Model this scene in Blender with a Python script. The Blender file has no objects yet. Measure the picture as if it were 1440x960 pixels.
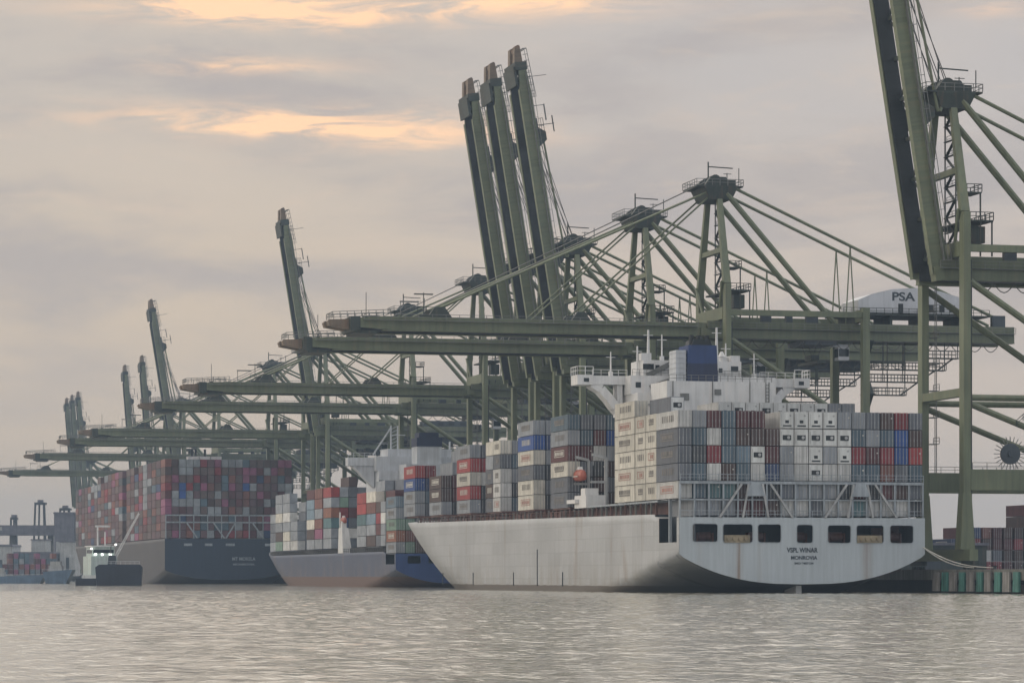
import bpy, math, random
from mathutils import Vector, Matrix
from mathutils.geometry import tessellate_polygon
random.seed(11)
C = bpy.context.scene.collection
R = math.radians
A = math.atan(1070 / 4300)            # the quay runs at this angle to the line of sight
CA, SA = math.cos(A), math.sin(A)
CAMZ = 2.8
QZ = 3.7                               # quay deck above water

def W(t, s, z=0.0):
    """quay frame (t = towards land, s = along the quay) -> world"""
    return Vector((CA * t - SA * s, SA * t + CA * s, z))

# ------------------------------------------------------------------ materials
def nn(nt, typ, **kw):
    n = nt.nodes.new(typ)
    for k, v in kw.items():
        if k.startswith('i_'):
            n.inputs[k[2:]].default_value = v
        else:
            setattr(n, k, v)
    return n

def paint(name, col, rough=0.55, var=0.22, scale=0.35, streak=0.25, metallic=0.0, rust=0.0, rustcol=(0.16, 0.07, 0.035), bump=0.0, objcol=False):
    m = bpy.data.materials.new(name); m.use_nodes = True
    nt = m.node_tree; L = nt.links.new
    b = nt.nodes['Principled BSDF']
    b.inputs['Roughness'].default_value = rough
    b.inputs['Metallic'].default_value = metallic
    tc = nn(nt, 'ShaderNodeTexCoord')
    oi = nn(nt, 'ShaderNodeObjectInfo')
    off = nn(nt, 'ShaderNodeVectorMath', operation='ADD')
    sc = nn(nt, 'ShaderNodeVectorMath', operation='SCALE'); sc.inputs[3].default_value = 40
    L(oi.outputs['Random'], sc.inputs[0]); L(tc.outputs['Object'], off.inputs[0]); L(sc.outputs[0], off.inputs[1])
    n1 = nn(nt, 'ShaderNodeTexNoise'); n1.inputs['Scale'].default_value = scale; n1.inputs['Detail'].default_value = 6
    L(off.outputs[0], n1.inputs['Vector'])
    mp = nn(nt, 'ShaderNodeMapping'); mp.inputs['Scale'].default_value = (1.6, 1.6, 0.09)
    L(off.outputs[0], mp.inputs['Vector'])
    n2 = nn(nt, 'ShaderNodeTexNoise'); n2.inputs['Scale'].default_value = 1.0; n2.inputs['Detail'].default_value = 4
    L(mp.outputs[0], n2.inputs['Vector'])
    def rng(src, lo, hi, a=0.3, z=0.7):
        r = nn(nt, 'ShaderNodeMapRange'); r.inputs['From Min'].default_value = a; r.inputs['From Max'].default_value = z
        r.inputs['To Min'].default_value = lo; r.inputs['To Max'].default_value = hi
        L(src, r.inputs['Value']); return r.outputs['Result']
    f1 = rng(n1.outputs['Fac'], 1 - var, 1 + var); f2 = rng(n2.outputs['Fac'], 1 - streak, 1 + streak * 0.4)
    mu = nn(nt, 'ShaderNodeMath', operation='MULTIPLY'); L(f1, mu.inputs[0]); L(f2, mu.inputs[1])
    vs = nn(nt, 'ShaderNodeVectorMath', operation='SCALE')
    if objcol:
        L(oi.outputs['Color'], vs.inputs[0])
    else:
        rgb = nn(nt, 'ShaderNodeRGB'); rgb.outputs[0].default_value = (*col, 1); L(rgb.outputs[0], vs.inputs[0])
    L(mu.outputs[0], vs.inputs[3])
    out = vs.outputs[0]
    if rust > 0:
        fr = rng(n2.outputs['Fac'], 0, rust, 0.52, 0.75)
        mx = nn(nt, 'ShaderNodeMix', data_type='RGBA'); L(fr, mx.inputs[0]); L(out, mx.inputs[6]); mx.inputs[7].default_value = (*rustcol, 1)
        out = mx.outputs[2]
    L(out, b.inputs['Base Color'])
    return m

def band_paint(name, col, boot, zb, stain=(0.12, 0.1, 0.07), stain_amt=0.5, rough=0.5):
    """hull paint with a boot-top band below zb and grime above it"""
    m = paint(name, col, rough, var=0.10, scale=0.06, streak=0.12)
    nt = m.node_tree; L = nt.links.new; b = nt.nodes['Principled BSDF']
    src = b.inputs['Base Color'].links[0].from_socket
    tc = nn(nt, 'ShaderNodeTexCoord'); sp = nn(nt, 'ShaderNodeSeparateXYZ'); L(tc.outputs['Object'], sp.inputs[0])
    nz = nn(nt, 'ShaderNodeTexNoise'); nz.inputs['Scale'].default_value = 0.25; nz.inputs['Detail'].default_value = 8
    mp = nn(nt, 'ShaderNodeMapping'); mp.inputs['Scale'].default_value = (1, 1, 0.25); L(tc.outputs['Object'], mp.inputs[0]); L(mp.outputs[0], nz.inputs['Vector'])
    sw = nn(nt, 'ShaderNodeCombineXYZ'); L(sp.outputs['Y'], sw.inputs[0]); L(sp.outputs['Z'], sw.inputs[1])
    bk = nn(nt, 'ShaderNodeTexBrick'); L(sw.outputs[0], bk.inputs['Vector']); bk.inputs['Scale'].default_value = .1; bk.inputs['Mortar Size'].default_value = .006; bk.inputs['Brick Width'].default_value = 1.0; bk.inputs['Row Height'].default_value = .24
    bk.inputs['Color1'].default_value = (.93, .93, .93, 1); bk.inputs['Color2'].default_value = (1.05, 1.05, 1.05, 1); bk.inputs['Mortar'].default_value = (.84, .84, .84, 1)
    pm = nn(nt, 'ShaderNodeMix', data_type='RGBA', blend_type='MULTIPLY'); pm.inputs[0].default_value = 1; L(src, pm.inputs[6]); L(bk.outputs['Color'], pm.inputs[7]); src = pm.outputs[2]
    rs = nn(nt, 'ShaderNodeTexNoise'); rs.inputs['Scale'].default_value = 1; rs.inputs['Detail'].default_value = 3; rm = nn(nt, 'ShaderNodeMapping'); rm.inputs['Scale'].default_value = (.3, .22, .05); L(tc.outputs['Object'], rm.inputs[0]); L(rm.outputs[0], rs.inputs['Vector'])
    rr = nn(nt, 'ShaderNodeMapRange'); L(rs.outputs['Fac'], rr.inputs['Value']); rr.inputs['From Min'].default_value = .6; rr.inputs['From Max'].default_value = .74; rr.inputs['To Max'].default_value = .45
    rx = nn(nt, 'ShaderNodeMix', data_type='RGBA'); L(rr.outputs[0], rx.inputs[0]); L(src, rx.inputs[6]); rx.inputs[7].default_value = (.2, .14, .09, 1); src = rx.outputs[2]
    # grime: stronger near the band
    hz = nn(nt, 'ShaderNodeMapRange'); hz.inputs['From Min'].default_value = zb; hz.inputs['From Max'].default_value = zb + 5.5
    hz.inputs['To Min'].default_value = 1; hz.inputs['To Max'].default_value = 0; L(sp.outputs['Z'], hz.inputs['Value'])
    nr = nn(nt, 'ShaderNodeMapRange'); nr.inputs['From Min'].default_value = 0.42; nr.inputs['From Max'].default_value = 0.68; L(nz.outputs['Fac'], nr.inputs['Value'])
    mm = nn(nt, 'ShaderNodeMath', operation='MULTIPLY'); L(hz.outputs[0], mm.inputs[0]); L(nr.outputs[0], mm.inputs[1])
    m2 = nn(nt, 'ShaderNodeMath', operation='MULTIPLY'); L(mm.outputs[0], m2.inputs[0]); m2.inputs[1].default_value = stain_amt
    mx = nn(nt, 'ShaderNodeMix', data_type='RGBA'); L(m2.outputs[0], mx.inputs[0]); L(src, mx.inputs[6]); mx.inputs[7].default_value = (*stain, 1)
    zz = nn(nt, 'ShaderNodeMath', operation='MULTIPLY_ADD'); L(nz.outputs['Fac'], zz.inputs[0]); zz.inputs[1].default_value = 0.5; L(sp.outputs['Z'], zz.inputs[2])
    gt = nn(nt, 'ShaderNodeMapRange'); gt.inputs['From Min'].default_value = zb + 0.2; gt.inputs['From Max'].default_value = zb + 0.32; L(zz.outputs[0], gt.inputs['Value'])
    m3 = nn(nt, 'ShaderNodeMix', data_type='RGBA'); L(gt.outputs[0], m3.inputs[0]); m3.inputs[6].default_value = (*boot, 1); L(mx.outputs[2], m3.inputs[7])
    L(m3.outputs[2], b.inputs['Base Color'])
    return m

M = {}
M['green'] = paint('crane_green_paint', (0.132, 0.156, 0.094), 0.5, var=0.2, scale=0.12, streak=0.25, rust=0.25)
M['dkgreen'] = paint('dark_green_steel', (0.028, 0.040, 0.034), 0.6, var=0.25, rust=0.3)
M['steel'] = paint('galvanised_steel', (0.16, 0.165, 0.16), 0.5, var=0.2)
M['dark'] = paint('dark_steel', (0.022, 0.026, 0.03), 0.6, var=0.3)
M['rope'] = paint('wire_rope', (0.07, 0.07, 0.065), 0.6)
M['tip'] = paint('faded_red_lead_paint', (0.165, 0.125, 0.09), 0.6, var=0.25, rust=0.5)
M['house'] = paint('pale_house_cladding', (0.50, 0.52, 0.56), 0.45, var=0.06, streak=0.12)
M['mgrey'] = paint('machinery_grey', (0.04, 0.052, 0.065), 0.5, var=0.2)
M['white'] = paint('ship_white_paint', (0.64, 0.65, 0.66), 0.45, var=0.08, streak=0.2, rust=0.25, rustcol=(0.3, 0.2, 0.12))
M['pwhite'] = paint('blue_grey_ship_paint', (0.50, 0.53, 0.57), 0.5, var=0.1, streak=0.2)
M['funnelblue'] = paint('funnel_blue_paint', (0.012, 0.035, 0.13), 0.45, var=0.15, streak=0.2)
M['funneldark'] = paint('funnel_dark_blue', (0.012, 0.02, 0.06), 0.5)
M['orange'] = paint('lifeboat_orange', (0.34, 0.09, 0.06), 0.4, var=0.1)
M['brown'] = paint('red_oxide_deck', (0.12, 0.06, 0.05), 0.7, var=0.35)
M['frame'] = paint('grey_frame_paint', (0.30, 0.34, 0.38), 0.5, var=0.15, streak=0.3)
M['concrete'] = paint('quay_concrete', (0.14, 0.14, 0.13), 0.85, var=0.3, scale=0.2, streak=0.4)
M['asphalt'] = paint('yard_asphalt', (0.06, 0.06, 0.062), 0.9, var=0.2)
M['fgreen'] = paint('fender_green', (0.05, 0.16, 0.14), 0.6, var=0.3, streak=0.5)
M['fpale'] = paint('fender_pale', (0.2, 0.195, 0.19), 0.7, var=0.3, streak=0.5)
M['rubber'] = paint('fender_rubber', (0.02, 0.022, 0.022), 0.8)
M['cont'] = paint('container_paint', (1, 1, 1), 0.5, var=0.12, scale=0.5, streak=0.28, rust=0.12, objcol=True)
M['rod'] = paint('door_lock_rod', (0.34, 0.35, 0.36), 0.4)
M['markd'] = paint('marking_dark', (0.17, 0.16, 0.15), 0.6)
M['markl'] = paint('marking_light', (0.55, 0.54, 0.5), 0.6)
M['markr'] = paint('marking_red', (0.36, 0.2, 0.17), 0.6)
M['unit'] = paint('reefer_unit_panel', (0.55, 0.57, 0.57), 0.45, var=0.08)
M['black'] = paint('black_grille', (0.012, 0.016, 0.018), 0.6)
M['letter'] = paint('hull_lettering', (0.018, 0.03, 0.045), 0.6)
M['letterw'] = paint('pale_lettering', (0.26, 0.30, 0.34), 0.6)
M['glass'] = paint('dark_window_glass', (0.012, 0.018, 0.022), 0.12, var=0.05)
M['chock'] = paint('rusty_fairlead', (0.26, 0.22, 0.15), 0.7, var=0.35, rust=0.6)
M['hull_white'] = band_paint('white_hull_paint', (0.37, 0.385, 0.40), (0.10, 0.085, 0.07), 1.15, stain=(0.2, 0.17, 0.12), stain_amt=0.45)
def counter_dark_tone(m, col, z0, y0):  # hull colour turns dark towards the lower stern, with an uneven edge
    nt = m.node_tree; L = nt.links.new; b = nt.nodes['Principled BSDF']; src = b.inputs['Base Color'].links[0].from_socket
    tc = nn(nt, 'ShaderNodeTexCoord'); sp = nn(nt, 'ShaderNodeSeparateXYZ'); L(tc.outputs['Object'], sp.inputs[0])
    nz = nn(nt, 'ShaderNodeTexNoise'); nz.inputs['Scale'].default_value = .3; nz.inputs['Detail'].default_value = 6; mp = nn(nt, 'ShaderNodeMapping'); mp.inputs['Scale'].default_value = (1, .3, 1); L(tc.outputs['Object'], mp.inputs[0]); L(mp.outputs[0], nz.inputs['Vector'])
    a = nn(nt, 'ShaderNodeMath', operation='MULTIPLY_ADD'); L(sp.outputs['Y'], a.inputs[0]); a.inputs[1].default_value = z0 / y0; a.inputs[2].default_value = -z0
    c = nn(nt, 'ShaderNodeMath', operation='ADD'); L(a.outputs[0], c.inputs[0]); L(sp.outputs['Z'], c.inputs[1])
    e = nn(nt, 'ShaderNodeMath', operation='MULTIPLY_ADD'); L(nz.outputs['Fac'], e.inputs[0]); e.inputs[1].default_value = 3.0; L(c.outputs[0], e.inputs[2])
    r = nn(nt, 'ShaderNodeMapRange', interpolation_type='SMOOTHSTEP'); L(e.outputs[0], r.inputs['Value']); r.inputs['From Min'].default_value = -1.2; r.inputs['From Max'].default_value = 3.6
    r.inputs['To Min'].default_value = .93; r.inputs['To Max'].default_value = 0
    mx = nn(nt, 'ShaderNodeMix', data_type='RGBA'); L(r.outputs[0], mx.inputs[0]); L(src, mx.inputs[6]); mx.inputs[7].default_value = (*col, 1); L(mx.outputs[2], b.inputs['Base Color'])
counter_dark_tone(M['hull_white'], (.02, .03, .04), 6.6, 36)
M['hull_blue'] = band_paint('grey_blue_hull_paint', (0.06, 0.076, 0.125), (0.115, 0.066, 0.05), 2.7, stain=(0.16, 0.13, 0.12), stain_amt=0.6)
M['hull_navy'] = band_paint('faded_brown_hull_paint', (0.055, 0.05, 0.052), (0.06, 0.045, 0.045), 0.3, stain=(0.05, 0.05, 0.05), stain_amt=0.5)
M['stern_navy'] = paint('navy_stern_paint', (0.011, 0.024, 0.05), 0.45, var=0.12, scale=0.08)
M['stern_blue'] = paint('blue_stern_paint', (0.025, 0.055, 0.17), 0.45, var=0.15, scale=0.08, streak=0.2)
M['boat_dark'] = paint('dark_blue_boat_paint', (0.012, 0.018, 0.035), 0.5)
M['boat_green'] = paint('pale_green_boat_paint', (0.44, 0.52, 0.50), 0.5, var=0.1)
M['barge_blue'] = paint('faded_blue_barge_paint', (0.10, 0.16, 0.24), 0.5, var=0.2)
M['shed'] = paint('shed_cladding', (0.14, 0.14, 0.17), 0.7, var=0.2)
M['shedpale'] = paint('pale_shed_cladding', (0.40, 0.41, 0.41), 0.7, var=0.15)
M['land'] = paint('far_land', (0.06, 0.07, 0.065), 0.9, var=0.3, scale=0.02)

def emis(name, col, st):
    m = bpy.data.materials.new(name); m.use_nodes = True
    b = m.node_tree.nodes['Principled BSDF']
    b.inputs['Base Color'].default_value = (*col, 1)
    b.inputs['Emission Color'].default_value = (*col, 1); b.inputs['Emission Strength'].default_value = st
    return m
M['lamp'] = emis('lit_floodlight', (1, 0.97, 0.9), 6)

# transom paint of the white ship: rust streaks below the two fairleads
def transom_material():
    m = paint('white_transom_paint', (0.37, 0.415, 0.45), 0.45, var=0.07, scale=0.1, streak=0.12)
    nt = m.node_tree; L = nt.links.new; b = nt.nodes['Principled BSDF']
    src = b.inputs['Base Color'].links[0].from_socket
    tc = nn(nt, 'ShaderNodeTexCoord'); sp = nn(nt, 'ShaderNodeSeparateXYZ'); L(tc.outputs['Object'], sp.inputs[0])
    mp = nn(nt, 'ShaderNodeMapping'); mp.inputs['Scale'].default_value = (3, 1, 0.2); L(tc.outputs['Object'], mp.inputs[0])
    nz = nn(nt, 'ShaderNodeTexNoise'); nz.inputs['Scale'].default_value = 0.8; nz.inputs['Detail'].default_value = 5; L(mp.outputs[0], nz.inputs['Vector'])
    tot = None
    for x0, w, ztop, st in ((-11.2, 0.55, 8.2, 0.8), (-11.2, 1.3, 8.2, 0.3), (11.2, 1.5, 8.2, 0.5), (11.2, 0.5, 8.2, 0.45), (-18.0, 0.8, 8.2, 0.15), (-7.6, 0.9, 8.2, 0.15)):
        a = nn(nt, 'ShaderNodeMath', operation='SUBTRACT'); L(sp.outputs['X'], a.inputs[0]); a.inputs[1].default_value = x0
        ab = nn(nt, 'ShaderNodeMath', operation='ABSOLUTE'); L(a.outputs[0], ab.inputs[0])
        r = nn(nt, 'ShaderNodeMapRange', interpolation_type='SMOOTHSTEP'); L(ab.outputs[0], r.inputs['Value'])
        r.inputs['From Min'].default_value = 0; r.inputs['From Max'].default_value = w; r.inputs['To Min'].default_value = st; r.inputs['To Max'].default_value = 0
        z1 = nn(nt, 'ShaderNodeMapRange'); L(sp.outputs['Z'], z1.inputs['Value']); z1.inputs['From Min'].default_value = ztop; z1.inputs['From Max'].default_value = ztop + 0.4
        z1.inputs['To Min'].default_value = 1; z1.inputs['To Max'].default_value = 0
        k = nn(nt, 'ShaderNodeMath', operation='MULTIPLY'); L(r.outputs[0], k.inputs[0]); L(z1.outputs[0], k.inputs[1])
        if tot is None: tot = k.outputs[0]
        else:
            ad = nn(nt, 'ShaderNodeMath', operation='MAXIMUM'); L(tot, ad.inputs[0]); L(k.outputs[0], ad.inputs[1]); tot = ad.outputs[0]
    nr = nn(nt, 'ShaderNodeMapRange'); L(nz.outputs['Fac'], nr.inputs['Value']); nr.inputs['From Min'].default_value = 0.3; nr.inputs['From Max'].default_value = 0.6
    nr.inputs['To Min'].default_value = 0.35
    k = nn(nt, 'ShaderNodeMath', operation='MULTIPLY'); L(tot, k.inputs[0]); L(nr.outputs[0], k.inputs[1])
    mx = nn(nt, 'ShaderNodeMix', data_type='RGBA'); L(k.outputs[0], mx.inputs[0]); L(src, mx.inputs[6]); mx.inputs[7].default_value = (0.19, 0.12, 0.07, 1)
    L(mx.outputs[2], b.inputs['Base Color'])
    return m
M['transom'] = transom_material()

# palette material for the one mesh of many far containers
def palette_material(name, cols):
    m = bpy.data.materials.new(name); m.use_nodes = True
    nt = m.node_tree; L = nt.links.new; b = nt.nodes['Principled BSDF']; b.inputs['Roughness'].default_value = 0.6
    at = nn(nt, 'ShaderNodeAttribute', attribute_name='paint_colour')
    tc = nn(nt, 'ShaderNodeTexCoord'); n1 = nn(nt, 'ShaderNodeTexNoise'); n1.inputs['Scale'].default_value = 0.4; n1.inputs['Detail'].default_value = 5
    L(tc.outputs['Object'], n1.inputs['Vector'])
    r = nn(nt, 'ShaderNodeMapRange'); L(n1.outputs['Fac'], r.inputs['Value']); r.inputs['From Min'].default_value = .3; r.inputs['From Max'].default_value = .7
    r.inputs['To Min'].default_value = .75; r.inputs['To Max'].default_value = 1.2
    vs = nn(nt, 'ShaderNodeVectorMath', operation='SCALE'); L(at.outputs['Color'], vs.inputs[0]); L(r.outputs[0], vs.inputs[3])
    L(vs.outputs[0], b.inputs['Base Color'])
    return m
M['palette'] = palette_material('mixed_container_paint', None)

PAL = {
 'cream': (0.56, 0.545, 0.49), 'white': (0.52, 0.53, 0.53), 'light grey': (0.25, 0.275, 0.31), 'grey': (0.12, 0.135, 0.162),
 'blue grey': (0.075, 0.12, 0.16), 'pale blue': (0.155, 0.225, 0.29), 'blue': (0.02, 0.07, 0.26), 'navy blue': (0.025, 0.05, 0.13),
 'maroon': (0.085, 0.022, 0.025), 'brown': (0.065, 0.038, 0.034), 'crimson': (0.21, 0.022, 0.03), 'red': (0.31, 0.04, 0.04),
 'rust red': (0.17, 0.065, 0.05), 'dusky maroon': (0.105, 0.055, 0.065), 'dusky brown': (0.105, 0.072, 0.068), 'teal': (0.08, 0.16, 0.18), 'dark grey': (0.042, 0.047, 0.055), 'sage green': (0.16, 0.25, 0.20),
 'pink': (0.22, 0.065, 0.13), 'orange': (0.25, 0.10, 0.06)}

# ------------------------------------------------------------------ mesh helper
class MB:
    def __init__(self): self.v = []; self.f = []; self.mi = []; self.cols = []
    def _add(self, vs, fs, mi=0):
        o = len(self.v); self.v += [tuple(p) for p in vs]; self.f += [tuple(i + o for i in f) for f in fs]; self.mi += [mi] * len(fs)
    def box(self, x0, x1, y0, y1, z0, z1, mi=0, top=None):
        a = top or (0, 0, 0, 0)       # inset of the top: x0,x1,y0,y1
        vs = [(x0, y0, z0), (x1, y0, z0), (x1, y1, z0), (x0, y1, z0), (x0 + a[0], y0 + a[2], z1), (x1 - a[1], y0 + a[2], z1), (x1 - a[1], y1 - a[3], z1), (x0 + a[0], y1 - a[3], z1)]
        self._add(vs, [(3, 2, 1, 0), (4, 5, 6, 7), (0, 1, 5, 4), (1, 2, 6, 5), (2, 3, 7, 6), (3, 0, 4, 7)], mi); return self
    def cbox(self, c, d, mi=0):
        return self.box(c[0] - d[0] / 2, c[0] + d[0] / 2, c[1] - d[1] / 2, c[1] + d[1] / 2, c[2] - d[2] / 2, c[2] + d[2] / 2, mi)
    def bar(self, p, q, w, h=None, w2=None, h2=None, mi=0, up=(0, 0, 1)):
        """rectangular bar p->q; w across, h along 'up'; optional end size"""
        p = Vector(p); q = Vector(q); h = h or w; w2 = w2 or w; h2 = h2 or h
        d = (q - p).normalized(); u = Vector(up)
        if abs(d.dot(u)) > 0.98: u = Vector((1, 0, 0))
        sx = d.cross(u).normalized(); sy = sx.cross(d).normalized()
        vs = []
        for c, a, b in ((p, w, h), (q, w2, h2)):
            for i, j in ((-1, -1), (1, -1), (1, 1), (-1, 1)): vs.append(c + sx * (i * a / 2) + sy * (j * b / 2))
        self._add(vs, [(0, 1, 2, 3), (7, 6, 5, 4), (0, 4, 5, 1), (1, 5, 6, 2), (2, 6, 7, 3), (3, 7, 4, 0)], mi); return self
    def tube(self, p, q, r, n=8, r2=None, mi=0):
        p = Vector(p); q = Vector(q); r2 = r if r2 is None else r2
        d = (q - p).normalized(); u = Vector((0, 0, 1)) if abs(d.z) < 0.95 else Vector((1, 0, 0))
        sx = d.cross(u).normalized(); sy = sx.cross(d).normalized()
        vs = []
        for c, rr in ((p, r), (q, r2)):
            for k in range(n): vs.append(c + sx * (rr * math.cos(2 * math.pi * k / n)) + sy * (rr * math.sin(2 * math.pi * k / n)))
        fs = [(k, (k + 1) % n, n + (k + 1) % n, n + k) for k in range(n)] + [tuple(range(n))[::-1], tuple(range(n, 2 * n))]
        self._add(vs, fs, mi); return self
    def path(self, pts, r, n=6, mi=0):
        for a, b in zip(pts, pts[1:]): self.tube(a, b, r, n, mi=mi)
        return self
    def prism(self, poly, axis, a, b, mi=0):
        """poly of 2D points extruded along axis from a to b"""
        def P(u, v, w):
            return {'x': (w, u, v), 'y': (u, w, v), 'z': (u, v, w)}[axis]
        n = len(poly)
        vs = [P(u, v, a) for u, v in poly] + [P(u, v, b) for u, v in poly]
        fs = [(i, (i + 1) % n, n + (i + 1) % n, n + i) for i in range(n)] + [tuple(range(n))[::-1], tuple(range(n, 2 * n))]
        self._add(vs, fs, mi); return self
    def rail(self, p, q, h=1.1, step=3.0, r=0.07):
        r *= 1.25
        p = Vector(p); q = Vector(q); up = Vector((0, 0, h)); n = max(1, int((q - p).length / step))
        for i in range(n + 1):
            c = p.lerp(q, i / n); self.bar(c, c + up, r)
        self.bar(p + up, q + up, r); self.bar(p + up * 0.5, q + up * 0.5, r * 0.8)
        return self
    def build(self, name, mats, parent=None, smooth=False, loc=None, rot=None):
        me = bpy.data.meshes.new(name); me.from_pydata(self.v, [], self.f)
        if not isinstance(mats, (list, tuple)): mats = [mats]
        for m in mats: me.materials.append(m)
        for p, i in zip(me.polygons, self.mi): p.material_index = i; p.use_smooth = smooth
        import bmesh
        bm = bmesh.new(); bm.from_mesh(me); bmesh.ops.recalc_face_normals(bm, faces=bm.faces); bm.to_mesh(me); bm.free()
        o = bpy.data.objects.new(name, me); C.objects.link(o)
        if parent: o.parent = parent
        if loc: o.location = loc
        if rot: o.rotation_euler = rot
        return o

def thing(name, label, cat, t, s, z=0.0, group=None, rot=None):
    o = bpy.data.objects.new(name, None); C.objects.link(o)
    o.empty_display_size = 2; o.location = W(t, s, z); o.rotation_euler = (0, 0, A if rot is None else rot)
    tag(o, label, cat, group); return o
def tag(o, label=None, cat=None, group=None, kind=None):
    if label: o['label'] = label
    if cat: o['category'] = cat
    if group: o['group'] = group
    if kind: o['kind'] = kind
    return o
def kids(o): return [c for c in bpy.data.objects if c.parent == o]
def dup(o, children, parent=None):
    c = o.copy(); C.objects.link(c)
    if parent: c.parent = parent
    for ch in children.get(o.name, []): dup(ch, children, c)
    return c
def child_map():
    d = {}
    for o in bpy.data.objects:
        if o.parent: d.setdefault(o.parent.name, []).append(o)
    return d
def text_mesh(txt, size, name, mat, parent, loc, rot, extrude=0.02, width=None, shear=0.0):
    cu = bpy.data.curves.new(name, 'FONT'); cu.body = txt; cu.size = size; cu.align_x = 'CENTER'; cu.align_y = 'CENTER'; cu.extrude = extrude; cu.offset = 0.028 * size
    cu.shear = shear
    to = bpy.data.objects.new(name, cu); C.objects.link(to)
    dg = bpy.context.evaluated_depsgraph_get(); me = bpy.data.meshes.new_from_object(to.evaluated_get(dg))
    bpy.data.objects.remove(to); bpy.data.curves.remove(cu)
    me.materials.clear(); me.materials.append(mat)
    o = bpy.data.objects.new(name, me); C.objects.link(o); o.parent = parent; o.location = loc; o.rotation_euler = rot
    if width:
        xs = [v.co.x for v in me.vertices]; k = width / (max(xs) - min(xs))
        for v in me.vertices: v.co.x *= k
    return o

# ------------------------------------------------------------------ setting: water, land, quay
def water():
    m = bpy.data.materials.new('harbour_water'); m.use_nodes = True
    nt = m.node_tree; L = nt.links.new; b = nt.nodes['Principled BSDF']
    b.inputs['Base Color'].default_value = (0.36, 0.345, 0.29, 1); b.inputs['Roughness'].default_value = 0.07; b.inputs['IOR'].default_value = 1.7
    tc = nn(nt, 'ShaderNodeTexCoord')
    prev = None
    for sc, (sx, sy), dist, st in ((0.10, (1, .8), 1.0, 0.25), (0.45, (1, .75), 0.4, 0.5), (1.6, (1, .8), 0.12, 0.7)):
        mp = nn(nt, 'ShaderNodeMapping'); mp.inputs['Scale'].default_value = (sx, sy, 1); mp.inputs['Rotation'].default_value = (0, 0, 0.5)
        L(tc.outputs['Object'], mp.inputs[0])
        nz = nn(nt, 'ShaderNodeTexNoise'); nz.inputs['Scale'].default_value = sc; nz.inputs['Detail'].default_value = 5; nz.inputs['Roughness'].default_value = 0.55
        L(mp.outputs[0], nz.inputs['Vector'])
        bp = nn(nt, 'ShaderNodeBump'); bp.inputs['Strength'].default_value = st; bp.inputs['Distance'].default_value = dist
        L(nz.outputs['Fac'], bp.inputs['Height'])
        if prev: L(prev, bp.inputs['Normal'])
        prev = bp.outputs['Normal']
    L(prev, b.inputs['Normal'])
    def axis(lo, hi, flo, fhi, step):
        a = [lo, lo + (flo - lo) * .5]; v = flo
        while v <= fhi: a.append(v); v += step
        return a + [fhi + (hi - fhi) * .3, hi]
    ys = [-80, 40]; v = 66.0
    while v < 640: ys.append(v); v += 0.36 + (v - 66) * 0.0022
    ys += [660, 760, 1000, 2000, 5900]
    xs = axis(-2400, 2400, -100, 130, 0.5)
    from mathutils import noise
    cl_ = lambda v: max(0.0, min(1.0, v))
    vs = []
    for y in ys:
        for x in xs:
            e = max(0.0, min(1.0, (y - 66) / 8, (640 - y) / 60, (x + 100) / 15, (130 - x) / 15))
            z = 0.0
            if e > 0:
                p = Vector((x * 0.16 + y * 0.05, y * 0.13, 0)); q = Vector((x * 0.60 - y * 0.14, y * 0.52, 4.0))
                far_ = 0.7 + 0.6 * cl_((y - 80) / 250)
                z = e * far_ * (0.06 * noise.noise(p) + 0.095 * noise.noise(q) + 0.065 * noise.noise(q * 2.2) + 0.03 * noise.noise(q * 3.6))
            vs.append((x, y, z))
    nx = len(xs); fs = [(j * nx + i, j * nx + i + 1, (j + 1) * nx + i + 1, (j + 1) * nx + i) for j in range(len(ys) - 1) for i in range(nx - 1)]
    me = bpy.data.meshes.new('water'); me.from_pydata(vs, [], fs); me.materials.append(m)
    for p in me.polygons: p.use_smooth = True
    o = bpy.data.objects.new('water', me); C.objects.link(o); tag(o, kind='structure')
water()

QT = 192.6     # quay face
S0, S1 = 330.0, 2150.0
def quay():
    o = MB().box(QT - 0.0, QT + 3.2, S0, S1, 2.2, QZ + 0.25).build('quay_edge', M['concrete'])
    o.rotation_euler.z = A; tag(o, kind='structure')
    o = MB().box(QT + 3.2, QT + 900, S0, S1 + 2600, -1.0, QZ).build('quay_ground', M['asphalt'])
    o.rotation_euler.z = A; tag(o, kind='structure')
    mb = MB()
    o = MB().box(QT + 1.2, QT + 3.1, S0, S1, -2.5, 2.2).build('quay_wall_below', M['rubber']); o.rotation_euler.z = A; o.name = 'quay_wall'; tag(o, kind='structure')
    # fenders along the visible stretch of quay wall
    n = 0
    s = 444.0
    ords = ['first', 'second', 'third', 'fourth', 'fifth', 'sixth', 'seventh', 'eighth', 'ninth']
    protos = {}
    while s < 478:
        green = n % 2 == 0
        nm = 'dock_fender'
        r = thing(nm, 'x', 'fender', QT, s, 0)
        if green:
            r['label'] = 'green quay fender panel, %s green one from the right frame edge, below the container yard' % ords[n // 2]
        else:
            r['label'] = 'pale grey quay fender panel, %s pale one from the right frame edge, below the yard' % ords[n // 2]
        r['group'] = 'fenders on the quay wall'
        MB().box(-0.55, -0.15, 0.3, 2.6 if green else 3.0, 0.35, 3.5, top=(0.05, 0, 0.08, 0.08)).build('panel', M['fgreen' if green else 'fpale'], r)
        MB().tube((-0.15, 1.4, 2.0), (1.2, 1.4, 2.0), 0.5, 10).build('rubber_cone', M['rubber'], r)
        s += 3.7; n += 1
quay()

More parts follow.
